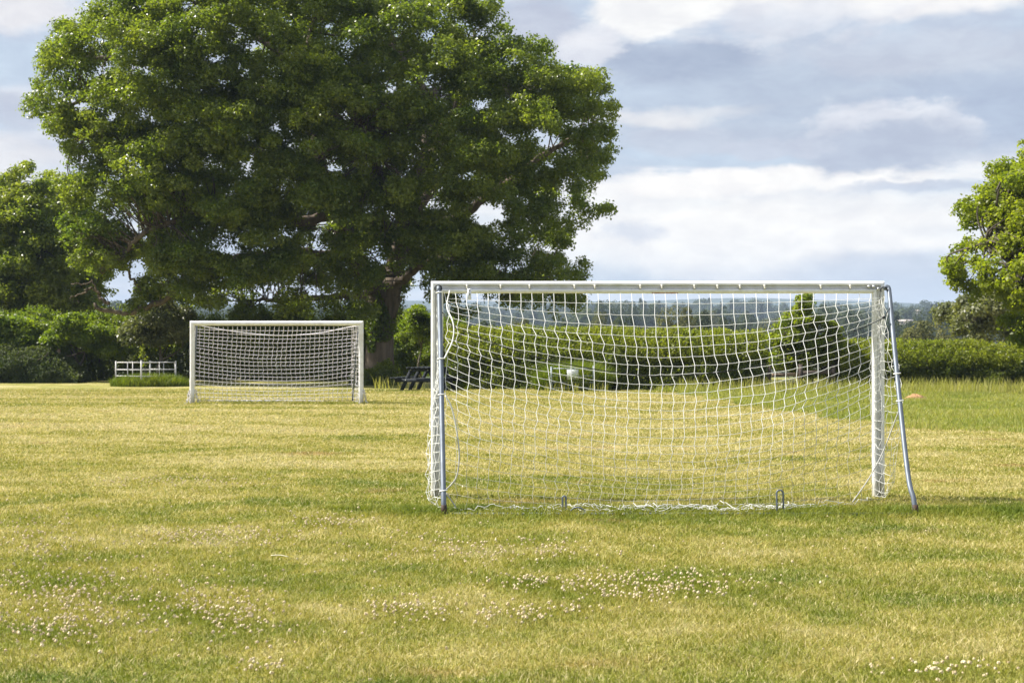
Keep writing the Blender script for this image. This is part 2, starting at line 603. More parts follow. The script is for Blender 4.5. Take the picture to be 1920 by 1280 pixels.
M_tablered = material('red_brown_timber', (.10, .045, .04), 0.7)
M_bolt = material('zinc_bolt', (.6, .6, .6), 0.3, 0.8)
M_timber = material('weathered_timber', (.30, .22, .15), 0.85, 0, 0.2, 0.7, 14, (.17, .125, .09), 0.4, 50, (1, 1, 0.2))
M_timberdk = material('dark_fence_timber', (.10, .08, .07), 0.85, 0, 0.2, 0.6, 14, (.06, .05, .045), 0.4, 50)
M_earth = material('dry_red_earth', (.42, .25, .13), 0.95, 0, 0.1, 0.7, 18, (.30, .18, .09), 0.6, 60)
M_bark = material('oak_bark', (.155, .125, .098), 0.95, 0, 0.1, 0.85, 3.0, (.06, .05, .04), 1.0, 7.0, (2.2, 2.2, 0.35))
M_bark2 = material('grey_bark', (.12, .105, .085), 0.95, 0, 0.1, 0.7, 6.0, (.06, .05, .04), 0.8, 14, (1, 1, 0.25))
M_oak = leaf_material('oak_leaves', (.060, .102, .016), (.215, .245, .042), 0.52, 0.34, 0.5)
M_left = leaf_material('field_tree_leaves', (.092, .138, .022), (.260, .280, .050), 0.5, 0.36, 0.5)
M_right = leaf_material('pale_oak_leaves', (.095, .145, .015), (.260, .285, .026), 0.55)
M_willow = leaf_material('willow_leaves', (.085, .105, .045), (.235, .235, .120), 0.35)
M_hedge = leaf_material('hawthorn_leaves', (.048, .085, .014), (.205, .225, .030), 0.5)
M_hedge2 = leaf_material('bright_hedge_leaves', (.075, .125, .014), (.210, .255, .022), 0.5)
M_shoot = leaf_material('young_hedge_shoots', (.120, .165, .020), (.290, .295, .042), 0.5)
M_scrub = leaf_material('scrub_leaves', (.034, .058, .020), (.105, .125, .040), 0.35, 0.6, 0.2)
M_tall = leaf_material('long_grass_blades', (.150, .215, .030), (.420, .390, .150), 0.45, 0.5, 0.3, 1.2)
M_lush = leaf_material('green_tussock_blades', (.085, .150, .015), (.235, .255, .035), 0.42, 0.5, 0.3, 1.3)
M_far = leaf_material('distant_leaves', (.026, .044, .018), (.085, .100, .036), 0.2, 0.7, 0.1)
M_far2 = leaf_material('distant_olive_leaves', (.075, .085, .030), (.170, .160, .060), 0.2, 0.7, 0.1)
M_far3 = leaf_material('distant_dark_leaves', (.022, .036, .018), (.060, .075, .034), 0.2, 0.7, 0.1)
M_clover = material('clover_heads', (.72, .63, .42), 0.9, 0, 0.1, 0.7, 60, (.42, .28, .15))
M_hill = material('far_hill', (.030, .045, .030), 1.0, 0, 0.0, 0.8, 0.004, (.06, .07, .04))
M_wall = material('pale_render', (.42, .38, .36), 0.9, 0, 0.1, 0.4, 0.8, (.33, .30, .28))
M_roof = material('grey_slate', (.13, .11, .12), 0.8)
M_roofred = material('red_tile', (.26, .12, .10), 0.85)
M_glass = material('dark_pane', (.03, .035, .045), 0.15, 0, 0.6)


# ------------------------------------------------------------------ terrain
def terrain(x, y):
    x = np.asarray(x, float)
    y = np.asarray(y, float)
    z = np.interp(y, [-100, 60, 110, 220, 320, 700, 1200, 1700, 2600, 9000], [0, 0, -2.2, -7.5, -8, 4, 23, 26, 20, 20])
    f = np.clip((y - 90) / 200, 0, 1)
    z = z + f * (1.6 * wob(x, y, 0.012, 1.0) + np.clip(y / 1200, 0, 1) * 7 * wob(x, y, 0.0035, 2.0))
    return z


def build_ground():
    ys = np.concatenate([np.linspace(-25, 60, 60), np.geomspace(64, 9000, 90)])
    us = np.linspace(-1, 1, 81)
    us = np.sign(us) * np.abs(us) ** 1.3
    X = us[None, :] * (60 + 0.9 * np.maximum(ys, 0))[:, None]
    Y = np.repeat(ys[:, None], len(us), 1)
    Z = terrain(X, Y)
    V = np.stack([X, Y, Z], -1).reshape(-1, 3)
    n = len(us)
    i = np.arange(len(ys) - 1)[:, None] * n
    j = np.arange(n - 1)[None, :]
    Q = np.stack([i + j, i + j + 1, i + n + j + 1, i + n + j], -1).reshape(-1, 4)
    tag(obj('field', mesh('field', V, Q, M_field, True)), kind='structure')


build_ground()


def build_hills():
    for name, D, base, amp, seed in (('hills', 2900, 90, 9, 0.6),):
        xs = np.linspace(-4200, 4200, 160)
        top = base + amp * wob(xs, 0, 0.0022, seed) + amp * 0.5 * wob(xs, 0, 0.006, seed + 3)
        top = top - 14 * np.clip((xs - 500) / 700, 0, 1)
        rows = []
        for k, (dy, fz) in enumerate([(-900, 0.0), (-600, 0.25), (-350, 0.62), (-120, 0.92), (0, 1.0), (400, 0.9), (1200, 0.3)]):
            rows.append(np.stack([xs, D + dy + 60 * wob(xs, k, 0.004, seed), 15 + (top - 15) * fz], -1))
        V = np.concatenate(rows)
        n = len(xs)
        i = np.arange(len(rows) - 1)[:, None] * n
        j = np.arange(n - 1)[None, :]
        Q = np.stack([i + j, i + j + 1, i + n + j + 1, i + n + j], -1).reshape(-1, 4)
        tag(obj(name, mesh(name, V, Q, M_hill, True)), kind='structure')


build_hills()


# ------------------------------------------------------------------ grass
def blades(x, y, z, h, w, lean, tint, rng, name, mat, kind='stuff', bend=True, parent=None):
    n = len(x)
    a = rng.uniform(0, 2 * np.pi, n)
    b = rng.uniform(0, 2 * np.pi, n)
    sx, sy = np.cos(a) * w / 2, np.sin(a) * w / 2
    lx, ly = np.cos(b) * lean * h, np.sin(b) * lean * h
    V = np.zeros((n, 5, 3))
    V[:, 0] = np.stack([x - sx, y - sy, z - 0.004], -1)
    V[:, 1] = np.stack([x + sx, y + sy, z - 0.004], -1)
    V[:, 2] = np.stack([x + sx * .8 + lx * .35, y + sy * .8 + ly * .35, z + h * .6], -1)
    V[:, 3] = np.stack([x - sx * .8 + lx * .35, y - sy * .8 + ly * .35, z + h * .6], -1)
    V[:, 4] = np.stack([x + lx, y + ly, z + h], -1)
    k = np.arange(n)[:, None] * 5
    Q = k + np.array([[0, 1, 2, 3]])
    T = k + np.array([[3, 2, 4]])
    me = mesh(name, V.reshape(-1, 3), [Q, T], mat, False, np.concatenate([tint, tint]))
    o = obj(name, me, parent)
    if kind:
        o['kind'] = kind
    return o


def in_rough(x, y):
    """true where the grass at the right was left long"""
    edge = np.interp(y, [20.5, 21.5, 22.8, 28, 33, 39, 46], [30, 7.7, 6.35, 5.7, 5.2, 4.6, 3.8])
    return (x > edge + 0.25 * np.sin(y * 2.1)) & (y < 46)


CLOVER = [(410, 1012, 110, 14, 110, .9), (110, 1120, 100, 70, 180, .6), (340, 1140, 150, 30, 70, .5), (100, 1190, 60, 14, 30, 1), (620, 983, 60, 9, 45, .8),
          (900, 1035, 130, 18, 130, .8), (1050, 1042, 30, 10, 20, .8), (1230, 1100, 130, 20, 150, 1), (990, 1098, 60, 10, 40, 1), (760, 1150, 70, 18, 70, 1),
          (960, 1165, 60, 12, 45, 1), (1060, 1150, 60, 12, 20, .6), (1800, 1262, 110, 14, 70, .9), (330, 906, 120, 8, 80, .3), (1180, 1120, 120, 14, 60, .8), (60, 1010, 60, 30, 60, .5),
          (430, 1165, 70, 25, 60, .6), (1740, 1265, 60, 10, 35, 1), (480, 1262, 40, 10, 12, .4), (1080, 1010, 500, 100, 60, .2), (350, 1080, 350, 110, 90, .2)]


def clover_field(x, y):
    """how much clover grows at a place"""
    py = HY + CH * F / y
    px = 960 + x / y * F
    v = np.zeros_like(x)
    for (cx, cy, rx, ry, n, g) in CLOVER:
        v = np.maximum(v, g * np.exp(-((px - cx) / rx) ** 2 * .8 - ((py - cy) / ry) ** 2 * .8))
    return v


def build_lawn():
    rng = np.random.default_rng(11)
    X, Y = [], []
    edges = np.concatenate([np.arange(4.6, 14, 0.4), np.arange(14, 44, 1.0)])
    for a, b in zip(edges[:-1], edges[1:]):
        c = (a + b) / 2
        dens = 9000 * min(1.0, (7.0 / c) ** 1.75)
        hw = 0.38 * c + 1.3
        n = int(dens * (b - a) * 2 * hw)
        X.append(rng.uniform(-hw, hw, n))
        Y.append(rng.uniform(a, b, n))
    x, y = np.concatenate(X), np.concatenate(Y)
    n = len(x)
    lush_shade = np.exp(-((y - 11.4) / .32) ** 2) * ((x > -1.3 + .3 * np.sin(y * 9)) & (x < 4.6)) + np.exp(-((y - 32.5) / .4) ** 2) * ((x > -9) & (x < -2.6))  # unmown strips; their greener tint partly stands in for crossbar shadow
    cl = clover_field(x, y)
    tuft = 0.5 + 0.5 * wob(x, y, 2.3, 0.4)
    tuft2 = 0.5 + 0.5 * wob(x, y, 9.0, 1.4)
    h = rng.uniform(0.009, 0.029, n) * (0.6 + 0.5 * tuft + 0.5 * tuft2) * (1 + 1.5 * lush_shade + 0.35 * cl)
    w = np.maximum(0.0042, 0.00062 * y) * rng.uniform(0.7, 1.4, n)
    h = np.maximum(h, w * 1.8)
    lean = np.abs(rng.normal(0.9, 0.6, n))
    tint = rng.uniform(0, 1, n) ** 0.9
    tint = np.clip(tint * (1 - 0.4 * lush_shade - 0.6 * cl) - 0.10 * (tuft2 - .5), 0, 1)
    o = blades(x, y, np.zeros(n), h, w, lean, tint, rng, 'mown_grass', M_blade)
    tag(o, 'short sunlit mown grass covering the football pitch', 'grass')


build_lawn()


def build_clover():
    rng = np.random.default_rng(5)
    pos = []
    for (cx, cy, rx, ry, n, g) in CLOVER:
        n = int(n * (2.2 if cx < 700 else .55 if cx > 1600 else 1.5))
        px = cx + rng.normal(0, .75, n) * rx
        py = cy + rng.normal(0, .75, n) * ry
        ok = (py > 880) & (py < 1300)
        for a, b in zip(px[ok], py[ok]):
            D = ground_D(b)
            pos.append(((a - 960) / F * D, D))
    pos = np.array(pos)
    n = len(pos)
    # low spiky ball: three crossed rings of petals
    base = []
    for k in range(9):
        a = k * 2.399
        e = 0.1 + 1.25 * k / 9
        base.append((math.cos(a) * math.cos(e), math.sin(a) * math.cos(e), math.sin(e)))
    base = np.array(base)
    r = rng.uniform(0.0035, 0.0085, n)
    V, Q = [], []
    k = 0
    for i in range(n):
        c = np.array((pos[i, 0], pos[i, 1], rng.uniform(.022, .05)))
        for d in base:
            d = d + rng.normal(0, .15, 3)
            s = np.cross(d, (0.2, 0.3, 1.0))
            s /= np.linalg.norm(s) + 1e-9
            u = np.cross(s, d)
            p = c + d * r[i] * .75
            q = r[i] * .55
            V += [p - s * q - u * q, p + s * q - u * q, p + d * r[i] * .4 + s * q * .7 + u * q, p + d * r[i] * .4 - s * q * .7 + u * q]
            Q.append((k, k + 1, k + 2, k + 3))
            k += 4
    o = obj('clover_flowers', mesh('clover_flowers', V, np.array(Q), M_clover))
    tag(o, 'pinkish white clover heads scattered in patches over the near grass', 'clover', kind='stuff')


build_clover()


def build_rough():
    rng = np.random.default_rng(21)
    n = 210000
    x = rng.uniform(3.5, 20, n)
    y = rng.uniform(20.5, 43.5, n)
    ok = in_rough(x, y) & (rng.uniform(0, 1, n) < np.clip(1.4 - (y - 21) / 32, .3, 1))
    x, y = x[ok], y[ok]
    n = len(x)
    clump = 0.5 + 0.5 * wob(x, y, 1.1, 0.7)
    back = np.clip((y - 37) / 5, 0, 1)
    h = rng.uniform(0.05, 0.125, n) * (0.55 + 0.8 * clump) * (1 + 1.3 * back * rng.uniform(0, 1, n))
    w = 0.00055 * y * rng.uniform(.6, 1.3, n)
    tint = np.clip(rng.normal(.42, .22, n) + .25 * (clump - .5) + 0.12 * back, 0, 1)
    tint = np.clip(tint + 0.45 * np.clip(wob(x * .5, y, 0.9, 3.0) - .35, 0, 1), 0, 1)
    o = blades(x, y, np.zeros(n), h, w, np.abs(rng.normal(.45, .3, n)), tint, rng, 'long_grass', M_tall)
    tag(o, 'unmown long green grass on the right of the pitch before the hedge', 'long grass', kind='stuff')
    # stalks with seed heads along the hedge foot
    n = 2600
    px = np.concatenate([rng.uniform(1270, 2050, n), rng.uniform(700, 860, 160), rng.uniform(1020, 1140, 90)])
    D = np.concatenate([rng.uniform(38.5, 42.5, n), rng.uniform(44, 47, 160), rng.uniform(40.5, 41.5, 90)])
    n = len(px)
    x = (px - 960) / F * D
    h = rng.uniform(.22, .52, n)
    h[-90:] *= .7
    o = blades(x, D, np.zeros(n), h, rng.uniform(.012, .024, n), np.abs(rng.normal(.25, .2, n)), np.clip(rng.normal(.8, .18, n), 0, 1), rng, 'seeding_grass', M_tall)
    tag(o, 'tall pale seeding grass stalks fringing the foot of the hedge', 'tall grass', kind='stuff')


build_rough()


# ------------------------------------------------------------------ foliage
def leaf_mesh(name, C, N, size, tint, mat, rng, aspect=0.62, fold=0.18):
    n = len(C)
    N = N / (np.linalg.norm(N, axis=1)[:, None] + 1e-9)
    r = rng.normal(size=(n, 3))
    d = r - N * np.sum(r * N, 1)[:, None]
    d /= np.linalg.norm(d, axis=1)[:, None] + 1e-9
    s = np.cross(N, d)
    L = size[:, None]
    V = np.zeros((n, 4, 3), dtype=np.float32)
    V[:, 0] = C - d * L * .5
    V[:, 1] = C + s * L * aspect * .5 + N * L * fold
    V[:, 2] = C + d * L * .5
    V[:, 3] = C - s * L * aspect * .5 + N * L * fold
    Q = np.arange(n)[:, None] * 4 + np.array([[0, 1, 2, 3]])
    return mesh(name, V.reshape(-1, 3), Q, mat, False, tint)


def poly_dist(pts, poly):
    """inside flag and distance to the outline"""
    x, y = pts[:, 0], pts[:, 1]
    inside = np.zeros(len(pts), bool)
    dmin = np.full(len(pts), 1e9)
    m = len(poly)
    for i in range(m):
        x0, y0 = poly[i]
        x1, y1 = poly[(i + 1) % m]
        cond = ((y0 > y) != (y1 > y))
        xi = (x1 - x0) * (y - y0) / ((y1 - y0) if y1 != y0 else 1e-9) + x0
        inside ^= cond & (x < xi)
        dx, dy = x1 - x0, y1 - y0
        tt = np.clip(((x - x0) * dx + (y - y0) * dy) / (dx * dx + dy * dy + 1e-9), 0, 1)
        dmin = np.minimum(dmin, np.hypot(x - (x0 + tt * dx), y - (y0 + tt * dy)))
    return inside, dmin


def crown(outline, D, depth, n_boughs, br, cr, per, leaf, rng, gaps=(), edge_d=4.5, shell=.5, tint_shift=0.0, fill=18):
    """boughs carry clumps of leaves; the crown's outline is known from the front, its depth is rounded"""
    s = D / F
    poly = np.array([((a - 960) * s, CH + (HY - b) * s) for a, b in outline])
    lo, hi = poly.min(0), poly.max(0)
    # bough centres, a little inside the outline
    B = []
    while len(B) < n_boughs:
        k = n_boughs * 3
        p = rng.uniform(lo, hi, (k, 2))
        ins, d = poly_dist(p, poly)
        ok = ins & (d > br[0] * .45)
        p, d = p[ok], d[ok]
        k = len(p)
        q = np.clip(d / edge_d, 0, 1)
        hd = depth * np.sqrt(1 - (1 - q) ** 2) * (1 + .12 * wob(p[:, 0], p[:, 1], .8, 3.0))
        f = 1 - (1 - shell) * rng.uniform(0, 1, k) ** 1.8
        y = hd * f * rng.choice([-1, 1], k, p=[.58, .42])
        r = np.minimum(rng.uniform(br[0], br[1], k), np.maximum(d * 1.15, br[0] * .5))
        for row in zip(p[:, 0], D + y, p[:, 1], r):
            # keep boughs apart, so that dark hollows stay between them
            if all((row[0] - b[0]) ** 2 + (row[1] - b[1]) ** 2 + (row[2] - b[2]) ** 2 > (.55 * (row[3] + b[3]) * .9) ** 2 for b in B) or rng.uniform() < .12:
                B.append(row)
            if len(B) >= n_boughs:
                break
    B = np.array(B)
    cnt = np.maximum(5, fill * (B[:, 3] / np.mean(br)) ** 2).astype(int)
    bi = np.repeat(np.arange(len(B)), cnt)
    k = len(bi)
    u = rng.normal(size=(k, 3))
    u[:, 2] = np.where(rng.uniform(0, 1, k) < .72, np.abs(u[:, 2]), u[:, 2])
    u /= np.linalg.norm(u, axis=1)[:, None]
    pos = B[bi, :3] + u * (B[bi, 3] * rng.uniform(.35, 1.0, k) ** .6)[:, None] * (1, 1, .78)
    ins, d = poly_dist(pos[:, [0, 2]], poly)
    r = np.minimum(rng.uniform(cr[0], cr[1], k), np.maximum(d / .85, cr[0] * .55))
    keep = ins & (d > .12)
    px = 960 + pos[:, 0] / pos[:, 1] * F
    py = HY - (pos[:, 2] - CH) / pos[:, 1] * F
    for (gx, gy, gr, ge) in gaps:
        rr = r / D * F * .38
        keep &= (((px - gx) / (gr + rr)) ** 2 + ((py - gy) / (gr * ge + rr)) ** 2) > 1
    C = np.concatenate([pos, r[:, None]], 1)[keep]
    bt = rng.normal(0, .10, len(B))[bi][keep]
    n = len(C)
    cnt = np.maximum(14, (per * (C[:, 3] / np.mean(cr)) ** 2 * rng.uniform(.6, 1.35, n))).astype(int)
    idx = np.repeat(np.arange(n), cnt)
    m = len(idx)
    d = rng.normal(size=(m, 3))
    d[:, 2] += 0.25
    d /= np.linalg.norm(d, axis=1)[:, None]
    rad = C[idx, 3] * rng.uniform(.25, 1.0, m) ** .55
    # ragged edges: each clump breaks into sprays
    sp = 1 + 0.32 * np.sin(7 * d[:, 0] + idx) * np.sin(6 * d[:, 1] + 2 * idx) + .12 * rng.normal(size=m)
    pos = C[idx, :3] + d * (rad * sp)[:, None] * np.array((1.0, 1.0, .72))
    nrm = d * .55 + rng.normal(size=(m, 3)) * .55 + np.array((0, 0, .45))
    size = leaf * rng.uniform(.6, 1.3, m)
    tint = np.clip(.42 + bt[idx] + rng.normal(0, .12, n)[idx] + rng.normal(0, .2, m) + tint_shift, 0, 1)
    return pos, nrm, size, tint, C


OAK_D = 53.0
OAK = [(50, 225), (55, 205), (62, 190), (75, 165), (92, 152), (68, 120), (85, 95), (115, 70), (150, 50), (165, 33), (185, 45), (200, 35), (215, 10), (240, -20), (320, -60), (450, -95), (600, -85), (700, -45),
       (790, -18), (806, 4), (825, -6), (870, 8), (900, 22), (935, 38), (965, 75), (980, 85), (1000, 88), (1020, 105), (1045, 116), (1060, 132), (1082, 132), (1102, 104), (1122, 103), (1130, 140), (1145, 165),
       (1154, 185), (1148, 200), (1165, 205), (1172, 235), (1188, 272), (1166, 288), (1155, 310), (1150, 335), (1142, 370), (1154, 400), (1153, 430), (1130, 447), (1100, 440), (1076, 455), (1070, 480),
       (1100, 492), (1120, 520), (1112, 545), (1117, 570), (1095, 592), (1075, 585), (1055, 602), (1030, 607), (1005, 590), (985, 602), (960, 580), (930, 590), (905, 585), (880, 602), (850, 612), (830, 590),
       (800, 560), (775, 535), (758, 545), (735, 590), (705, 640), (680, 625), (640, 600), (560, 612), (470, 607), (420, 602), (390, 590), (330, 582), (290, 600), (250, 612), (215, 587), (190, 577), (165, 562),
       (172, 520), (165, 480), (150, 430), (142, 380), (152, 340), (140, 320), (126, 290), (100, 287), (93, 270), (112, 255), (75, 252), (55, 242)]
OAK = [(a + max(0, 500 - a) * .035 - max(0, a - 1000) * .04, b) for a, b in OAK]
OAK_GAPS = [(222, 540, 30, 1.0), (190, 545, 14, 1), (262, 500, 16, .8), (245, 520, 18, 1), (430, 470, 14, .6), (600, 470, 16, .7), (566, 466, 9, .7), (605, 412, 12, 1.0), (735, 405, 12, 1.0), (650, 430, 10, 1), (690, 398, 10, .7), (650, 222, 12, .6),
            (902, 198, 20, .6), (955, 190, 8, 1), (1030, 262, 22, .6), (1008, 250, 12, 1), (900, 393, 24, .7), (930, 400, 16, 1), (1058, 365, 13, 1.8), (780, 512, 10, 1.2), (620, 50, 12, .6), (585, 45, 10, .6),
            (870, 330, 9, .7), (345, 15, 8, 1), (275, 130, 8, 1), (185, 75, 10, 1.6), (150, 195, 16, .6), (205, 225, 14, .6), (1075, 480, 14, 1), (515, 240, 7, 1), (800, 380, 8, 1), (700, 470, 10, 1), (750, 480, 8, 1)]


def limb_path(pts, D0, yoff, wob_amp=.12, rng=None, n=7):
    q = [P(a, b, D0) + np.array((0, c, 0)) for (a, b), c in zip(pts, yoff)]
    p = smooth_path(q, n)
    if rng is not None:
        k = len(p)
        nz = np.cumsum(rng.normal(size=(k, 3)), 0)
        nz -= np.linspace(0, 1, k)[:, None] * nz[-1]
        p = p + nz * wob_amp * .25
    return p


def twigs(mb, C, paths, rng, r0=.05, frac=.6):
    """thin branches running from the nearest limb out to leaf clumps"""
    allp = np.concatenate(paths)
    for c in C:
        if rng.uniform() > frac:
            continue
        d = np.linalg.norm(allp - c[:3], axis=1)
        k = rng.choice(np.argsort(d)[:6])
        a = allp[k]
        L = np.linalg.norm(c[:3] - a)
        if L < .3 or L > 2.3:
            continue
        mid = (a + c[:3]) / 2 + rng.normal(size=3) * .14 * L + np.array((0, 0, .08 * L))
        p = smooth_path([a, mid, c[:3]], 4)
        mb.tube(p, np.linspace(r0 * (.5 + L * .22), .012, len(p)), 4, False)


def build_oak():
    rng = np.random.default_rng(42)
    base = P(712, 718, OAK_D)
    base[2] = 0
    t = thing('oak_tree', 'huge spreading dark green oak with thick trunk behind the far white goal', 'tree', tuple(base))
    mb = MB()
    D = OAK_D
    # trunk: flared foot, lean to the right, fork at about three metres
    tr = limb_path([(709, 722), (709, 700), (710, 670), (712, 640), (715, 610), (722, 580), (728, 558)], D, [0] * 7, .0)
    rr = np.interp(np.linspace(0, 1, len(tr)), [0, .12, .3, .6, 1], [.86, .66, .52, .47, .50])
    ang = np.arange(20) * 2 * np.pi / 20
    mbv = []
    for p, r, k in zip(tr, rr, np.linspace(0, 1, len(tr))):
        fl = 1 + (.16 * (1 - k) ** 3 + .05) * np.sin(5 * ang + .6) + .04 * np.sin(9 * ang + k * 4)
        mbv.append(np.stack([p[0] + r * fl * np.cos(ang), p[1] + r * fl * np.sin(ang), np.full(20, max(p[2], -.1))], -1))
    V = np.concatenate(mbv)
    i = np.arange(len(tr) - 1)[:, None] * 20
    j = np.arange(20)[None, :]
    k = (j + 1) % 20
    mb.add(V - base, np.stack([i + j, i + k, i + 20 + k, i + 20 + j], -1).reshape(-1, 4))
    mb.build('trunk', M_bark, t, True)
    limbs = [
        ([(729, 566), (736, 530), (738, 490), (748, 440), (770, 380), (790, 310), (800, 230), (810, 150)], [0, 0, .2, .4, .8, 1, 1.5, 2], .40),
        ([(722, 566), (700, 540), (672, 490), (652, 450), (640, 400), (620, 320), (600, 230), (590, 140), (600, 50)], [0, -.1, -.2, -.3, -.6, -1, -1, -1.2, -1.4], .38),
        ([(662, 468), (630, 476), (590, 468), (540, 466), (480, 470), (435, 478), (405, 500), (385, 518), (345, 535), (310, 560), (280, 574), (235, 578), (215, 572)], [-.3, -.6, -1, -1.4, -1.8, -2, -2.2, -2.2, -2.4, -2.4, -2.5, -2.5, -2.5], .21),
        ([(240, 578), (222, 566), (216, 552), (205, 550), (188, 558), (170, 564)], [-2.5] * 6, .07),
        ([(222, 560), (212, 548), (196, 540), (172, 538)], [-2.5] * 4, .045),
        ([(300, 566), (285, 530), (272, 512), (255, 508), (235, 516), (222, 524)], [-2.4] * 6, .06),
        ([(642, 410), (560, 420), (480, 410), (420, 402), (380, 420), (345, 445), (300, 470), (272, 500)], [-.6, -1.5, -2.4, -3, -3.2, -3.4, -3.4, -3.4], .22),
        ([(630, 350), (560, 330), (490, 290), (420, 270), (330, 280), (250, 290), (180, 270)], [-.8, -1, -1.5, -2, -2, -2, -2], .22),
        ([(610, 260), (540, 200), (450, 150), (350, 120), (250, 110), (150, 105), (100, 120)], [-1, -.5, 0, .2, .2, 0, 0], .20),
        ([(480, 290), (380, 220), (280, 190), (180, 195), (110, 215), (70, 225)], [-1.5, -1.5, -1, -1, -.8, -.8], .13),
        ([(595, 180), (520, 100), (430, 40), (350, 0)], [-1.1, -1, -.8, -.6], .16),
        ([(742, 470), (800, 420), (870, 390), (930, 350), (990, 320), (1035, 285), (1075, 265), (1110, 262)], [.3, 0, -.3, -.5, -.5, -.4, -.3, -.3], .22),
        ([(765, 400), (830, 320), (900, 250), (960, 190), (1020, 150), (1100, 120)], [.6, 1, 1.2, 1.2, 1, .8], .22),
        ([(735, 540), (790, 500), (860, 490), (930, 510), (1000, 530), (1080, 540)], [0, -.8, -1.4, -1.8, -1.8, -1.8], .20),
        ([(795, 300), (850, 200), (880, 120), (890, 60)], [1, .4, 0, 0], .20),
        ([(715, 590), (690, 560), (640, 545), (580, 550), (500, 560), (430, 560)], [0, .6, 1.5, 2, 2.4, 2.6], .20),
        ([(805, 200), (760, 110), (720, 30), (690, -20)], [1.6, 1.5, 1.2, 1], .18),
        ([(690, 520), (650, 440), (640, 380), (680, 280), (700, 200)], [0, 2, 3.5, 4.5, 5], .24),
        ([(740, 500), (760, 420), (720, 330), (690, 260)], [0, -2, -3.5, -4.5], .22),
    ]
    paths = []
    for pts, yo, r in limbs:
        p = limb_path(pts, D, yo, .16, rng)
        L = len(p)
        paths.append(p)
        lm = MB()
        lm.tube(p - base, r * np.linspace(1, .28, L) * (1 + .06 * rng.normal(size=L)), 9)
        lm.build('limb', M_bark, t, True)
    pos, nrm, size, tint, C = crown(OAK, D, 5.7, 520, (.60, 1.45), (.22, .50), 118, .116, rng, OAK_GAPS, 5.0, .5, 0.02, 18)
    # a loose inner mass so that the crown shades itself
    obj('crown', leaf_mesh('crown', pos - base, nrm, size, tint, M_oak, rng), t)
    tw = MB()
    twigs(tw, C - np.array((*base, 0)), [p - base for p in paths], rng, .03, .6)
    tw.build('twig_work', M_bark, t, True)
    # leafy shoots round the trunk, as an oak carries them
    n = 4200
    k = rng.integers(8, len(tr), n)
    a = rng.normal(-1.9, .9, n)
    r = rr[k] * rng.uniform(.85, 1.35, n)
    c = tr[k] + np.stack([r * np.cos(a), r * np.sin(a), rng.normal(0, .15, n)], -1)
    keep = wob(c[:, 0] * 2, c[:, 2], 1.6, .5) > -.05
    keep &= (c[:, 2] > 1.5) | ((c[:, 0] < base[0] - .12) & (c[:, 2] > .5))
    c = c[keep]
    n = len(c)
    obj('trunk_shoot', leaf_mesh('trunk_shoot', c - base, rng.normal(size=(n, 3)) + (0, -.6, .5), rng.uniform(.08, .16, n), rng.uniform(.05, .5, n), M_oak, rng), t)


build_oak()


def simple_tree(name, label, cat, outline, D, depth, n_boughs, br, cr, per, leaf, mat, seed, trunk_px, gaps=(), edge_d=2.5, trunk_r=.22, group=None, limbs=7, tint_shift=0, shell=.4, fill=18):
    rng = np.random.default_rng(seed)
    base = np.array(((trunk_px[0] - 960) / F * D, D, 0.0))
    t = thing(name, label, cat, tuple(base), 0, group)
    pos, nrm, size, tint, C = crown(outline, D, depth, n_boughs, br, cr, per, leaf, rng, gaps, edge_d, shell, tint_shift, fill)
    top = np.array((np.mean(C[:, 0]), D, np.percentile(C[:, 2], 70)))
    stem = smooth_path([base - (0, 0, .1), base * .8 + top * .2 + rng.normal(size=3) * .1, base * .45 + top * .55 + rng.normal(size=3) * .2, top], 5)
    mb = MB()
    mb.tube(stem - base, trunk_r * np.linspace(1.15, .2, len(stem)), 10)
    paths = [stem]
    for k in range(limbs):
        c = C[rng.integers(len(C))]
        j = rng.integers(len(stem) // 3, len(stem) - 2)
        a = stem[j]
        p = smooth_path([a, (a + c[:3]) / 2 + rng.normal(size=3) * .25, c[:3]], 5)
        mb.tube(p - base, trunk_r * .45 * np.linspace(1, .15, len(p)), 6, False)
        paths.append(p)
    twigs(mb, C - np.array((*base, 0)), [p - base for p in paths], rng, trunk_r * .2, .4)
    mb.build('trunk', M_bark2, t, True)
    obj('crown', leaf_mesh('crown', pos - base, nrm, size, tint, mat, rng), t)
    return t


# trees and tall bushes round the field
simple_tree('field_tree', 'leafy mid green tree at the left edge beside the huge oak', 'tree',
            [(-60, 640), (-75, 470), (-60, 390), (-30, 345), (0, 362), (20, 338), (40, 325), (60, 310), (85, 306), (100, 326), (122, 316), (142, 342), (168, 385), (184, 440), (196, 500), (206, 560), (200, 610), (40, 650)],
            62, 3.0, 120, (.5, 1.05), (.28, .55), 100, .15, M_left, 3, (30, 700), (), 2.2, .2)
simple_tree('field_tree', 'yellow green oak at the right edge of the field with a cut off crown', 'tree',
            [(1978, 250), (1926, 272), (1906, 262), (1881, 275), (1871, 290), (1882, 310), (1868, 325), (1852, 336), (1838, 330), (1824, 345), (1816, 357), (1805, 385), (1820, 400), (1825, 420), (1811, 437), (1804, 456),
             (1794, 472), (1778, 502), (1790, 537), (1816, 545), (1831, 562), (1856, 572), (1876, 602), (1896, 592), (1911, 622), (1926, 655), (2026, 665), (2186, 600), (2246, 400), (2146, 270)],
            40, 2.6, 190, (.36, .85), (.18, .38), 80, .115, M_right, 4, (2040, 700), [(1800, 450, 8, 1), (1835, 445, 8, .8), (1858, 437, 6, 1), (1838, 478, 9, .7), (1862, 470, 8, 1), (1905, 477, 12, .6), (1880, 490, 8, 1), (1815, 500, 8, 1.2), (1825, 525, 8, 1)], 1.8, .25, None, 8, .12)
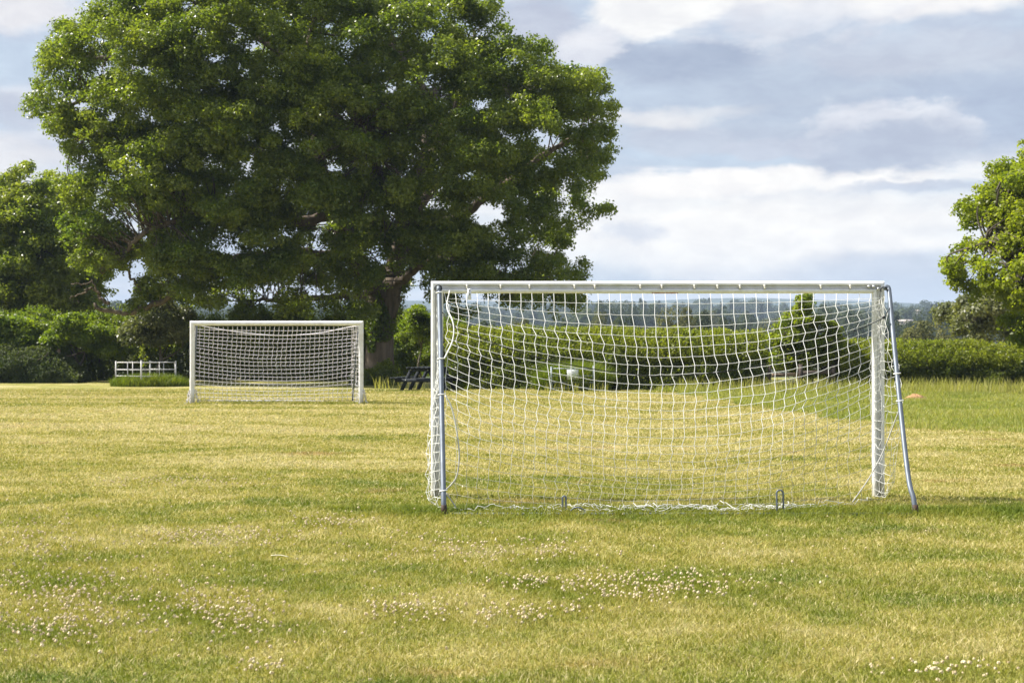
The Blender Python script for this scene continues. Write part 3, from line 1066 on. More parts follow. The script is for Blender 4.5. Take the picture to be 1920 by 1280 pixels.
simple_tree('willow_tree', 'grey green willow with drooping sprays behind the right hedge', 'tree',
            [(1770, 655), (1774, 600), (1778, 562), (1792, 546), (1806, 552), (1832, 536), (1880, 520), (1940, 520), (1990, 560), (2010, 655)],
            54, 1.9, 34, (.4, .8), (.22, .45), 110, .14, M_willow, 6, (1890, 700), (), 1.4, .14)
simple_tree('hedge_tree', 'thin young tree with a sparse spiky top in the hedge gap', 'tree',
            [(1438, 720), (1432, 660), (1440, 620), (1456, 602), (1452, 586), (1440, 580), (1452, 570), (1470, 588), (1482, 580), (1486, 558), (1479, 549), (1494, 552), (1506, 544), (1519, 549), (1526, 575), (1538, 592), (1558, 592), (1578, 620), (1586, 660), (1584, 720)],
            44.5, .6, 70, (.12, .36), (.075, .19), 44, .09, M_right, 8, (1515, 728), [(1470, 705, 14, .9), (1466, 575, 6, 1.4)], .9, .07, None, 9, .15)
simple_tree('hawthorn_bush', 'yellow green hawthorn bush at the left frame edge above the scrub', 'bush',
            [(-60, 690), (-66, 620), (-40, 588), (0, 580), (30, 592), (60, 590), (92, 606), (110, 640), (100, 690)],
            53.6, 1.0, 34, (.35, .7), (.18, .38), 95, .11, M_hedge2, 61, (20, 716), (), 1.0, .08, 'hawthorn bushes along the left hedge', 5, -.02)
simple_tree('hawthorn_bush', 'bright leafy hawthorn bush between the left edge bush and the white tree guard', 'bush',
            [(80, 660), (95, 615), (120, 590), (150, 584), (180, 598), (212, 610), (232, 640), (228, 690), (190, 672), (150, 650), (110, 668)],
            53.2, 1.0, 34, (.33, .65), (.18, .36), 95, .11, M_hedge2, 62, (150, 716), (), 1.0, .08, 'hawthorn bushes along the left hedge', 5, .02)
simple_tree('elder_bush', 'pale olive bush in front of the dark hedge left of the far goal', 'bush',
            [(225, 655), (228, 620), (245, 596), (275, 582), (300, 560), (330, 545), (352, 560), (360, 600), (358, 650)],
            53, 1.1, 30, (.35, .7), (.18, .38), 100, .11, M_willow, 9, (300, 716), (), 1.0, .08, None, 5, -.12)


def hedge(name, label, cat, pts, top, depth, n, leaf, mat, seed, shoots=0, shoot_h=.35, low=0.0, bump=.22, rag=.035, slope=.36, shoot_mat=None):
    """pts: (px, D) along the front foot; top: (px, height)"""
    rng = np.random.default_rng(seed)
    px = np.array([p[0] for p in pts], float)
    Dd = np.array([p[1] for p in pts], float)
    base = np.array(((np.mean(px) - 960) / F * np.mean(Dd), np.mean(Dd), 0))
    t = thing(name, label, cat, tuple(base))
    tx = np.array([p[0] for p in top], float)
    th = np.array([p[1] for p in top], float)
    q = rng.uniform(px[0], px[-1], n)
    D = np.interp(q, px, Dd)
    H = np.interp(q, tx, th) * (1 + rag * wob(q * .05, 0, 1, seed) + rag * .6 * wob(q * .17, 3, 1, seed + 1.0))
    face = rng.choice([0, 1, 2, 3], n, p=[.50, .30, .08, .12])
    a = rng.uniform(0, 1, n)
    b = rng.uniform(0, 1, n)
    z = np.where(face == 1, H, low + (H - low) * a)
    y = np.where(face == 0, 0, np.where(face == 2, depth, depth * b))
    # rounded shoulder
    k = np.clip((z / H - slope) / (1 - slope), 0, 1)
    y = np.where(face == 0, y + .62 * depth * k ** 1.5, y)
    y = np.where(face == 1, depth * (.55 + .45 * b), y)
    x = (q - 960) / F * D
    bx = wob(x * 1.7, z * 2.0, 1.0, seed * .37) + .7 * wob(x * 4.2, z * 4.2, 1.0, seed * .9)
    deep = rng.uniform(0, 1, n) ** 2 * .45
    y = D + y + np.where(face == 0, -bump * bx + deep, rng.normal(0, .06, n))
    z = z + np.where(face == 1, .13 * bx - deep * .5, 0) + rng.normal(0, .04, n)
    z = np.maximum(z, 0.03)
    nrm = rng.normal(size=(n, 3)) * .6 + np.stack([0 * z, np.where(face == 0, -.55, 0), np.full(n, .55)], -1)
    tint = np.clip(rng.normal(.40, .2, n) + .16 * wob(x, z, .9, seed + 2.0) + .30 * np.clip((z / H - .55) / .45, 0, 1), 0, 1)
    C = np.stack([x, y, z], -1)
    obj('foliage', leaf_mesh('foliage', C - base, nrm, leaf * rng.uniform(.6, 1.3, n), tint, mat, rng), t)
    # twiggy inside, closes the view through
    mb = MB()
    m = int((px[-1] - px[0]) * np.mean(Dd) / F * 16)
    for i in range(m):
        qq = rng.uniform(px[0], px[-1])
        dd = np.interp(qq, px, Dd)
        h = np.interp(qq, tx, th) * rng.uniform(.6, .95)
        x0 = (qq - 960) / F * dd
        yy = dd + depth * rng.uniform(.25, .8)
        mb.tube(np.array([(x0, yy, 0), (x0 + rng.normal() * .12, yy + rng.normal() * .1, h * .5), (x0 + rng.normal() * .3, yy + rng.normal() * .2, h)]) - base, [.03, .02, .008], 4, False)
    mb.build('stem', M_bark2, t)
    if shoots:
        S, SN = [], []
        for i in range(shoots):
            qq = rng.uniform(px[0], px[-1])
            dd = np.interp(qq, px, Dd)
            h = np.interp(qq, tx, th) * (1 + rag * wob(qq * .05, 0, 1, seed) + rag * .6 * wob(qq * .17, 3, 1, seed + 1.0))
            x0 = (qq - 960) / F * dd
            # they rise from the top and from the leaning upper front
            f0 = rng.uniform(0, 1)
            if f0 < .55:
                g = rng.uniform(.35, 1)
                yy = dd + depth * .62 * g ** 1.5 - .08
                hb = h * (slope + (1 - slope) * g) - .12
            else:
                yy = dd + depth * rng.uniform(.55, 1)
                hb = h - .12
            L = shoot_h * rng.uniform(.3, 1.15)
            lx, ly = rng.normal(0, .2, 2) * L
            ly -= .12 * L * (f0 < .55)
            kk = rng.integers(9, 17)
            for s in range(kk):
                f = s / kk
                S.append((x0 + lx * f + rng.normal() * .03, yy + ly * f + rng.normal() * .03, hb + L * f))
                SN.append(rng.normal(size=3) + (0, -.2, .4))
        S, SN = np.array(S), np.array(SN)
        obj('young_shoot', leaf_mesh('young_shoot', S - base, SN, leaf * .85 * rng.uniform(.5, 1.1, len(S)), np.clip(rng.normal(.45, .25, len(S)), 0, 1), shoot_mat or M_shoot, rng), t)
    return t


hedge('hedge', 'clipped green hedge with yellow young tops seen through the near goal net', 'hedge',
      [(835, 44.2), (1010, 43), (1120, 42.5), (1290, 41.8), (1440, 42.2)], [(835, 1.78), (960, 1.72), (1100, 1.70), (1240, 1.66), (1330, 1.62), (1440, 1.60)], 1.3, 95000, .085, M_hedge, 1, 6500, .36)
hedge('hedge', 'low bushy hedge behind the long grass on the right', 'hedge',
      [(1580, 43.5), (1750, 43.5), (1950, 43.5), (2150, 43.5)], [(1580, 1.33), (1680, 1.34), (1800, 1.30), (1900, 1.26), (2150, 1.3)], 1.4, 85000, .085, M_hedge, 2, 4500, .36)
hedge('hedge', 'bright green hedge between the oak trunk and the near goal', 'hedge',
      [(705, 63), (780, 62.5), (870, 61)], [(705, 2.7), (760, 2.65), (800, 2.5), (870, 2.3)], 1.8, 46000, .11, M_hedge2, 3, 1300, .45, shoot_mat=M_hedge2)
hedge('hedge', 'tall dark hedge with sunlit top left of and behind the far goal', 'hedge',
      [(-140, 54.5), (100, 54.5), (250, 55), (450, 55.5), (720, 55.5)], [(-140, 2.5), (50, 2.35), (160, 2.3), (260, 2.25), (350, 2.2), (480, 2.5), (720, 2.3)], 1.6, 110000, .105, M_hedge, 4, 4500, .55, slope=.22, rag=.11, bump=.34, shoot_mat=M_hedge2)
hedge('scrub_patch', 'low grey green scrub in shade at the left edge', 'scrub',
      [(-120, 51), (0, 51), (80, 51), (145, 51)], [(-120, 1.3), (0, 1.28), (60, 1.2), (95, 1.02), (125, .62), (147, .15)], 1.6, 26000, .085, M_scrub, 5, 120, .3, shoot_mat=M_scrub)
hedge('weed_patch', 'weeds and nettles growing round the foot of the oak trunk', 'weeds',
      [(655, 48.2), (700, 48), (748, 48.4)], [(655, .35), (700, .55), (725, .75), (740, .5), (752, .12)], .9, 9000, .085, M_hedge, 6, 0, .3)
simple_tree('overhanging_bush', 'light green bush leaning out between the oak trunk and near goal post', 'bush',
            [(742, 640), (745, 610), (760, 590), (768, 575), (785, 568), (800, 575), (812, 590), (830, 600), (830, 650)],
            61, .8, 20, (.25, .5), (.15, .3), 80, .11, M_hedge2, 19, (790, 715), (), .8, .06, None, 4, .15)


# long grass tussocks round the two tree guards
def tussock(name, label, cx, cy, rx, ry, n, h0, seed, mat):
    rng = np.random.default_rng(seed)
    a = rng.uniform(0, 2 * np.pi, n)
    r = np.sqrt(rng.uniform(0, 1, n))
    x, y = cx + rx * r * np.cos(a), cy + ry * r * np.sin(a)
    h = h0 * rng.uniform(.45, 1.1, n) * (1 - .45 * r ** 3)
    o = blades(x - cx, y - cy, np.zeros(n), h, rng.uniform(.012, .028, n), np.abs(rng.normal(.5, .3, n)), np.clip(rng.normal(.45, .25, n), 0, 1), rng, name, mat, None)
    o.location = (cx, cy, 0)
    return tag(o, label, 'long grass', kind='stuff')


# ------------------------------------------------------------------ tree guards (metal rail pens)
def rail_pen(label, corners, h, rails, mat, name='tree_guard', mids=1):
    c0 = np.array((*corners[0], 0.0))
    t = thing(name, label, 'tree guard', tuple(c0))
    n = len(corners)
    for i, c in enumerate(corners):
        a = np.array((*c, 0.0)) - c0
        mb = MB()
        hh = h + (.05 if i == 0 else .02)
        mb.tube([a + (0, 0, -.05), a + (0, 0, hh * .5), a + (0, 0, hh)], .028, 8)
        mb.ball(a + np.array((0, 0, hh)), .034, .6)
        mb.build('post', mat, t, True)
    for i in range(n):
        a = np.array((*corners[i], 0.0)) - c0
        b = np.array((*corners[(i + 1) % n], 0.0)) - c0
        d = (b - a) / np.linalg.norm(b - a)
        for z in rails:
            mb = MB()
            mb.tube([a + d * .034 + (0, 0, z), (a + b) / 2 + (0, 0, z), b - d * .034 + (0, 0, z)], .016, 6)
            mb.build('rail', mat, t, True)
        for k in range(mids):
            m = a + (b - a) * (k + 1) / (mids + 1)
            mb = MB()
            off = np.array((d[1], -d[0], 0)) * .035
            mb.bar(m + off + (0, 0, rails[-1] - .03), m + off + (0, 0, rails[0] + .02), .03, .012, up=tuple(d))
            mb.build('upright', mat, t)
    return t


cD = 46.6
cx = (265 - 960) / F * cD
al = math.radians(39)
sd = 1.38
A = (cx, cD)
B = (cx - sd * math.cos(al), cD + sd * math.sin(al))
Cc = (cx + sd * math.sin(al), cD + sd * math.cos(al))
Dd4 = (B[0] + Cc[0] - A[0], B[1] + Cc[1] - A[1])
rail_pen('white metal rail tree guard round a sapling left of the far goal', [A, Cc, Dd4, B], .80, [.79, .55, .34, .16], M_whiteold)
tussock('tussock', 'bright long grass growing in and around the left tree guard', cx + .1, cD + .75, 1.3, .95, 8000, .46, 31, M_lush)
# sapling in the first guard
rng = np.random.default_rng(77)
sx, sy = cx - .05, cD + .7
sp_ = thing('sapling', 'thin young sapling with a tuft of yellow leaves in the left tree guard', 'sapling', (sx, sy, 0))
mb = MB()
mb.tube(smooth_path([(0, 0, 0), (.02, 0, .5), (-.05, 0, .95), (-.07, 0, 1.22)], 4), np.linspace(.018, .006, 13), 5)
mb.build('stem', M_bark2, sp_, True)
n = 120
c = np.concatenate([rng.normal((-.09, 0, 1.16), (.055, .055, .085), (80, 3)), rng.normal((.02, 0, .88), (.05, .05, .05), (25, 3)), rng.normal((-.06, 0, .68), (.05, .05, .05), (15, 3))])
obj('foliage', leaf_mesh('foliage', c, rng.normal(size=(n, 3)) + (0, -.3, .4), rng.uniform(.06, .11, n), rng.uniform(.1, .6, n), M_shoot, rng), sp_)

D2 = 41.4
xa, xb = (1034 - 960) / F * D2, (1113 - 960) / F * D2
g2 = rail_pen('white metal rail tree guard toned grey for shade, with a white notice seen through the near net', [(xb, D2), (xb + .12, D2 + 1.2), (xa + .1, D2 + 1.25), (xa, D2 + .03)], .70, [.68, .47, .28, .12], M_whiteshade, mids=0)
tussock('tussock', 'shaded long grass growing around the tree guard with the notice', (xa + xb) / 2 + .05, D2 + .62, 1.1, .6, 11000, .92, 32, M_lush)
nx0, nx1 = (1063 - 960) / F * D2, (1084.5 - 960) / F * D2
nb = thing('notice_sign', 'small white notice with two lines of black print fixed to the tree guard', 'sign', ((nx0 + nx1) / 2, D2 - .035, .34))
mb = MB()
mb.box((0, 0, .165), (nx1 - nx0, .006, .29))
mb.build('board', M_paper, nb)
mb = MB()
rng = np.random.default_rng(3)
for row, (z, wd, n) in enumerate(((.258, .13, 6), (.225, .10, 5))):
    for k in range(n):
        xx = -wd / 2 + wd * (k + .5) / n - .03
        for s in range(2):
            mb.box((xx + rng.uniform(-.006, .006), -.0045, z), (.0035, .002, .022 * rng.uniform(.7, 1)))
        mb.box((xx, -.0045, z + rng.choice([-.008, 0, .008])), (.013, .002, .0035))
mb.build('lettering', M_ink, nb)


# ------------------------------------------------------------------ picnic table
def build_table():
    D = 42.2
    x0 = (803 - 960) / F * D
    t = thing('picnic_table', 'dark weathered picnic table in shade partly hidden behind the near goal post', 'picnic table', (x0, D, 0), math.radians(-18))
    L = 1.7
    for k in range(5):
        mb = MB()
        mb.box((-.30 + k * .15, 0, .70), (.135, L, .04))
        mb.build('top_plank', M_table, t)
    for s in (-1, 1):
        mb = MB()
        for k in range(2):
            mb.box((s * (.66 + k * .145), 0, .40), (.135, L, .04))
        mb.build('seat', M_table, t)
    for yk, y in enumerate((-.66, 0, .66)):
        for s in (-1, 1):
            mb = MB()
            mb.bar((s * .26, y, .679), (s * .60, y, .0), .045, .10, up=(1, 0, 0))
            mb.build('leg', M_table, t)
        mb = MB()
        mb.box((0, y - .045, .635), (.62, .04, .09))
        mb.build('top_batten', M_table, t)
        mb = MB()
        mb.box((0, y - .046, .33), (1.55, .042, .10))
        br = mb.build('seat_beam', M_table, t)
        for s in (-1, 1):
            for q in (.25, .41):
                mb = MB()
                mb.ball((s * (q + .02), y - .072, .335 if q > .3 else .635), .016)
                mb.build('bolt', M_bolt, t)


build_table()

# two old fence posts in the scrub, and the post and rail fence in the hedge gap
for (px, top, w, lab, mt) in ((94.5, 652, .10, 'pale grey wooden post standing in the scrub at the left edge', M_timber), (110, 656, .11, 'brown wooden post standing in the scrub, right of the pale one', M_timber)):
    D = 52.3
    b = P(px, 720, D)
    mb = MB()
    hgt = CH + (HY - top) / F * D
    mb.box((0, 0, hgt / 2 - .1), (w, w, hgt + .2))
    mb.box((0, 0, hgt + .02), (w * .7, w * .7, .04))
    o = mb.build('fence_post', mt)
    o.location = (b[0], D, 0)
    tag(o, lab, 'fence post', 'old posts in the scrub')


def build_rail_fence():
    D = 43.6
    t = thing('rail_fence', 'short brown timber post and rail fence closing the gap in the hedge', 'fence', ((1500 - 960) / F * D, D, 0))
    x = lambda p: (p - 1500) / F * D
    for p, h in ((1442, .75), (1501, .78), (1562, .76)):
        mb = MB()
        mb.box((x(p), 0, h / 2), (.12, .10, h))
        mb.build('post', M_timberdk, t)
    for a, b, z, mt in ((1446, 1497, .44, M_timber), (1446, 1497, .16, M_timber), (1505, 1558, .52, M_timberdk), (1505, 1558, .18, M_timberdk)):  # fence timber split into a lit and a shaded colour
        mb = MB()
        mb.bar((x(a), -.062, z), (x(b), -.062, z + .03), .04, .11)
        mb.build('rail', mt, t)


build_rail_fence()


# bare earth heap in the rough
def build_heap():
    D = 34.8
    rng = np.random.default_rng(8)
    cx = (1716 - 960) / F * D
    nu, nv = 22, 7
    V = [(0, 0, .11)]
    for i in range(1, nv):
        r = i / (nv - 1)
        for j in range(nu):
            a = 2 * math.pi * j / nu
            V.append((.30 * r * math.cos(a) * (1 + .15 * rng.normal()), .24 * r * math.sin(a) * (1 + .15 * rng.normal()), .11 * (1 - r ** 1.6) + .02 * rng.normal() * (1 - r)))
    T = [(0, 1 + j, 1 + (j + 1) % nu) for j in range(nu)]
    Q = [(1 + i * nu + j, 1 + (i + 1) * nu + j, 1 + (i + 1) * nu + (j + 1) % nu, 1 + i * nu + (j + 1) % nu) for i in range(nv - 2) for j in range(nu)]
    o = obj('earth_heap', mesh('earth_heap', V, [np.array(Q), np.array(T)], M_earth))
    o.location = (cx, D, 0.05)
    tag(o, 'small heap of bare orange earth in the long grass', 'earth heap')


build_heap()

# ------------------------------------------------------------------ goals
def goal_profile():
    """section of the goal tube: round front, flat back with a net groove; (depth, across)"""
    pts = []
    r = .0545
    for k in range(25):
        a = math.radians(-128 + 256 * k / 24)
        pts.append((r * math.cos(a) * 1.08, r * math.sin(a)))
    # back with two lips and a groove, running from +across to -across
    b = pts[-1][0]
    e = pts[-1][1]
    pts += [(b - .004, e * .72), (b - .004, .0145), (b + .022, .0145), (b + .022, .008), (b + .006, .006), (b + .006, -.006), (b + .022, -.008), (b + .022, -.0145), (b - .004, -.0145), (b - .004, -e * .72)]
    return np.array(pts)


def prism(path, side, out, prof, name, mat, parent):
    """sweep the section along a straight run; the ends are mitred by giving both ends per section point"""
    m = len(prof)
    V = np.concatenate([path(0, prof), path(1, prof)])
    Q = [(k, (k + 1) % m, m + (k + 1) % m, m + k) for k in range(m)]
    f = [np.array(Q)]
    me = mesh(name, V, f, mat, False)
    o = obj(name, me, parent)
    # cap the ends
    me2 = me
    return o


def build_goal_frame(root, xl, xr, y, ztop, mat, origin, back=-1):
    """two posts and a crossbar with mitred corners; xl, xr, ztop are outer edges. back=-1: groove looks to the camera"""
    prof = goal_profile()
    r = .0545
    cxl, cxr, cz = xl + r, xr - r, ztop - r
    o = np.array(origin)

    def post(cx, sgn):
        def f(k, pr):
            dep, acr = pr[:, 0] * (-back), pr[:, 1]
            z = np.full(len(pr), -.08) if k == 0 else cz + acr * 1.0 * (-1) * sgn * -1
            if k == 1:
                z = cz - sgn * acr
            return np.stack([cx + acr, y + dep, z], -1) - o
        return f

    def bar():
        def f(k, pr):
            dep, acr = pr[:, 0] * (-back), pr[:, 1]
            x = (cxl - acr) if k == 0 else (cxr + acr)
            return np.stack([x, y + dep, cz + acr], -1) - o
        return f
    p1 = prism(post(cxl, 1), None, None, prof, 'goal_post', mat, root)
    p2 = prism(post(cxr, -1), None, None, prof, 'goal_post', mat, root)
    cb = prism(bar(), None, None, prof, 'crossbar', mat, root)
    return p1, p2, cb


def strand(mb, pts, r, n=4, sag=0.0, sub=2, rng=None):
    pts = np.asarray(pts, float)
    if sub > 1:
        out = []
        for a, b in zip(pts[:-1], pts[1:]):
            for k in range(sub):
                f = k / sub
                p = a + (b - a) * f
                p = p - np.array((0, 0, sag * 4 * f * (1 - f)))
                out.append(p)
        out.append(pts[-1])
        pts = np.array(out)
    mb.tube(pts, r, n, False)


ND = 12.64
S1 = F / ND
NX0, NX1 = (808 - 960) / S1, (1658 - 960) / S1
NZ = CH + (HY - 527) / S1
goal = thing('football_goal', 'large white football goal in the foreground seen from behind through its net', 'goal', ((NX0 + NX1) / 2, ND, 0), 0, 'football goals')
GO = ((NX0 + NX1) / 2, ND, 0)
gpl, gpr, gbar = build_goal_frame(goal, NX0, NX1, ND, NZ, M_white, GO)
G = np.array(GO)

# net clips along the crossbar
for px in (876, 939, 993, 1077, 1115, 1200, 1240, 1301, 1344, 1386, 1432, 1537, 1592):
    c = P(px, 0, ND)
    mb = MB()
    z = NZ - .050
    mb.box((c[0] - G[0], -.046, z), (.017, .016, .036))
    mb.box((c[0] - G[0], -.057, z - .013), (.011, .016, .014))
    mb.build('net_clip', M_clip, gbar)
for px, py in ((1630, 537.3), (1639, 537.3), (1647.5, 541.5)):
    c = P(px, py, ND - .06)
    mb = MB()
    mb.ball((c[0] - G[0], c[1] + .012 - G[1], c[2]), .015)
    mb.build('bolt', M_bolt, gbar, True)
# faded sticker low on the back of the crossbar
mb = MB()
pr = goal_profile()
xa_, xb_ = P(1222, 0, ND)[0] - G[0], P(1271, 0, ND)[0] - G[0]
ring = []
for k in range(6):
    a = math.radians(-120 + 42 * k / 5)
    ring.append((.0545 * 1.08 * math.cos(a) * 1.025, .0545 * math.sin(a) * 1.025))
V = []
for xx in (xa_, xb_):
    for d_, ac in ring:
        V.append((xx, d_, NZ - .0545 + ac))
mb.add(V, [(k, k + 1, 7 + k, 6 + k) for k in range(5)])
mb.build('sticker', M_sticker, gbar)
# swing tag with a number
tg = P(880, 540, ND - .1)
mb = MB()
mb.box((0, 0, -.055), (.034, .003, .10))
tago = mb.build('tag', M_paper, gbar)
tago.location = (tg[0] - G[0], tg[1] - G[1], tg[2])
mb = MB()
for (a, b, w, h) in ((0, -.020, .016, .012), (0, -.034, .014, .004), (-.005, -.041, .004, .013), (0, -.048, .014, .004), (.006, -.055, .004, .013), (0, -.062, .014, .004)):
    mb.box((a, -.0028, b), (w, .002, h))
mb.build('tag_number', M_ink, tago)

# stays: from behind the top corners down to the ground behind the goal
RD = ground_D(966)


def near_pt(px, py, D):
    return P(px, py, D) - G


def stay_d(py):
    return np.interp(py, [535, 930, 968], [ND - .06, RD + .05, RD])


lst = [(823, 537), (824, 560), (826, 650), (829, 800), (831.5, 925), (832.5, 966)]
rst = [(1659, 541), (1664, 538), (1668, 552), (1677, 650), (1692, 800), (1704, 900), (1713, 935), (1716, 966)]
stays = []
for k, (pts) in enumerate((lst, rst)):
    p = np.array([near_pt(a, b, stay_d(b)) for a, b in pts])
    p[-1, 2] = .0
    sp2 = smooth_path(p, 5)
    mb = MB()
    mb.tube(sp2, .0205 if k else .0215, 12)
    st = mb.build('back_stay', M_steel, goal, True)
    stays.append(st)
    ft = MB()
    q = p[-1] + np.array((0, 0, .085))
    ft.tube([p[-1] + (0, 0, -.03), p[-1] + (0, 0, .04), q], [.024, .024, .0235], 12)
    ft.build('foot', M_rust, st, True)
    for py in ((548, 672, 739, 919) if k == 0 else (700, 751)):
        px_ = np.interp(py, [b for a, b in pts], [a for a, b in pts])
        c = near_pt(px_, py, stay_d(py))
        tie = MB()
        a = np.linspace(0, 2 * np.pi, 13)
        tie.tube(np.stack([c[0] + .028 * np.cos(a), c[1] + .028 * np.sin(a), c[2] + .004 * np.cos(a)], -1), .0055, 5)
        tie.build('cable_tie', M_tie, st, True)
# dark loop at each top joint
for (px, py, rr_) in ((822, 541, .024), (1656, 544, .022)):
    c = near_pt(px, py, ND - .075)
    a = np.linspace(-.4, math.pi + .6, 14)
    mb = MB()
    mb.tube(np.stack([c[0] + rr_ * np.cos(a) * 1.3, 0 * a + c[1] - .028, c[2] + rr_ * np.sin(a) * 1.2], -1), .0055, 6)
    mb.build('top_hook', M_black, goal, True)
mb = MB()
a0, a1 = near_pt(838, 964, RD), near_pt(1711, 965, RD)
a0[2] = a1[2] = .010
mb.tube([a0, a0 * .5 + a1 * .5, a1], .015, 8)
mb.build('ground_bar', M_bar, goal, True)


def near_net():
    rng = np.random.default_rng(2)
    M, N = 40, 26
    us = np.linspace(0, 1, M)
    xl, xr = 833.0, 1655.0
    top_y = 549.5

    def bottomD(u):
        return np.interp(u, [0, .06, .75, .9, 1.0], [11.75, 11.5, 11.5, 11.85, 12.35])

    grid = np.zeros((N + 1, M, 3))
    walk = np.zeros(M)
    ph = rng.uniform(0, 6, 4)
    for j in range(N + 1):
        v = j / N
        yb = HY + CH * F / bottomD(us) - 3
        y = top_y + (yb - top_y) * v
        yc = top_y + (950 - top_y) * v
        # every row hangs in a curve, most in the upper half
        dl = np.interp(yc, [549, 566, 590, 650, 725, 800, 860, 915, 950], [0, 10, 38, 66, 80, 92, 78, 34, 0])
        t_ = np.abs(2 * us - 1)
        y = y + dl * (0.40 - t_ ** 1.9)
        x = xl + (xr - xl) * us
        # the net is pulled in at the stays and leans to the right in the middle
        x = x + 15 * np.sin(np.pi * np.clip(us, 0, 1)) * np.interp(yc, [549, 600, 700, 760, 850, 950], [-.5, -.2, .7, .45, .2, -.3])
        pull = np.interp(yc, [549, 620, 700, 950], [0, 10, 4, 0])
        x = x + pull * (np.exp(-us * 14) - np.exp(-(1 - us) * 14))
        zig = np.where(j % 2, 3.0, -3.0) * (.5 + .5 * np.sin(us * 11 + ph[0]) * np.sin(j * .7 + ph[1])) if j > 1 else 0
        wander = 3.5 * wob(us * 9, j * .45, 1, 2.0) * min(1, v * 5) + rng.normal(0, .55, M) * min(1, v * 6)
        x = x + zig + wander
        y = y + 3.4 * wob(us * 7, j * .5, 1.3, 5.0) * min(1, v * 4) + rng.normal(0, .45, M) * min(1, v * 6)
        D = (ND - .05) + (bottomD(us) - (ND - .05)) * min(1, v * 1.05) ** .82
        D = D + .03 * wob(us * 6, j * .3, 1, 1.0) * min(1, v * 3)
        for i in range(M):
            grid[j, i] = near_pt(x[i], y[i], D[i])
            if grid[j, i, 2] < .02:
                grid[j, i, 2] = .02
    mb = MB()
    R = .0021
    for j in range(1, N + 1):
        strand(mb, grid[j], R * np.interp(j, [0, N * .5, N], [1.1, 1.0, .72]), 5, .003, 3)
    for i in range(M):
        strand(mb, grid[:, i], np.repeat(R * np.interp(np.arange(N + 1), [0, N * .5, N], [1.3, 1.2, .72]), 2)[:-1], 5, 0, 2)
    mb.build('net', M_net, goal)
    # slack heap along the ground
    mb = MB()
    for k in range(8):
        u0 = rng.uniform(0, .6)
        u1 = min(1, u0 + rng.uniform(.25, .6))
        uu = np.linspace(u0, u1, 60)
        px = xl + (xr - xl) * uu + 3 * rng.normal(size=60)
        D = bottomD(uu) - .10 + .11 * wob(uu * 30, k, 1, k) + rng.normal(0, .025, 60)
        z = np.abs(.030 + .034 * wob(uu * 42, k, 1, k * 1.3) + .012 * rng.normal(size=60)) + .018
        pts = np.stack([(px - 960) / F * D, D, z], -1) - G
        mb.tube(pts, R * 1.15, 4, False)
    mb.build('net_hem', M_netwhite, goal)
    # side nets
    def side(edge, lo, hi, rows, colsn, bulge, seed):
        mb = MB()
        r2 = np.random.default_rng(seed)
        g = np.zeros((rows + 1, colsn + 1, 3))
        for j in range(rows + 1):
            py = lo + (hi - lo) * j / rows
            a, b, da, db = edge(py)
            for i in range(colsn + 1):
                s = i / colsn
                px = a + (b - a) * s + bulge(py) * math.sin(math.pi * s) + r2.normal(0, 1.8) * (0 < i) + (2.0 if (i + j) % 2 else -2.0)
                D = da + (db - da) * s
                q = near_pt(px, py + 6 * math.sin(math.pi * s) + r2.normal(0, 2.2), D)
                q[2] = max(q[2], .02)
                g[j, i] = q
        for j in range(rows + 1):
            strand(mb, g[j], R, 4, .004, 2)
        for i in range(colsn + 1):
            strand(mb, g[:, i], R, 4, 0, 2)
        mb.build('side_net', M_netwhite, goal)

    def le(py):
        st = np.interp(py, [b for a, b in lst], [a for a, b in lst])
        return 824, st - 1, ND - .05, stay_d(py)
    side(le, 556, 948, 23, 6, lambda py: np.interp(py, [550, 680, 740, 850, 935, 950], [-1, -3, -14, -26, -24, -8]), 5)

    def re(py):
        ed = np.interp(py, [545, 620, 690, 750, 850, 900, 935], [1656, 1664, 1686, 1690, 1684, 1677, 1660])
        dd = np.interp(py, [545, 750, 935], [ND - .08, 12.1, 12.45])
        return 1640, ed, ND - .06, dd
    side(re, 556, 932, 23, 5, lambda py: np.interp(py, [550, 680, 940], [0, 2, 4]), 6)

    # border cords of the net by the left stay and the long slack cord on the right
    for pts, r in (([(843, 545, 12.55), (838, 575, 12.45), (848, 600, 12.3), (851, 618, 12.25), (848, 640, 12.2), (838, 662, 12.1), (833, 672, 12.05)], .006),
                   ([(835, 741, 11.75), (846, 762, 11.75), (855, 800, 11.75), (861, 850, 11.72), (857, 890, 11.68), (846, 908, 11.62), (834, 919, 11.52)], .0068),
                   ([(836, 924, 11.5), (848, 940, 11.5), (862, 962, 11.52)], .0055)):
        m2 = MB()
        m2.tube(smooth_path([near_pt(*q) for q in pts], 6), r, 6)
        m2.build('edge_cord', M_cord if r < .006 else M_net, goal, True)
    m2 = MB()
    m2.tube(smooth_path([near_pt(1690, 757, 11.9), near_pt(1672, 805, 11.95), near_pt(1654, 850, 11.95), near_pt(1630, 895, 11.85), near_pt(1598, 941, 11.7)], 6), .005, 6)
    m2.build('edge_cord', M_cord, goal, True)
    # black support line between the stays
    pts = [(829, 585, 12.42), (851, 613, 12.3), (880, 625, 12.24), (960, 655, 12.15), (1060, 682, 12.05), (1200, 703, 12.0), (1300, 702, 12.0), (1420, 686, 12.0), (1530, 652, 12.1), (1600, 622, 12.2), (1640, 604, 12.3), (1657, 595, 12.35), (1671, 573, 12.45)]
    m2 = MB()
    m2.tube(smooth_path([near_pt(*q) for q in pts], 6), .0036, 6)
    for q in ((1657, 595, 12.35), (1671, 574, 12.45), (851, 613, 12.3)):
        m2.ball(near_pt(*q), .014)
    m2.build('support_line', M_black, goal, True)


near_net()

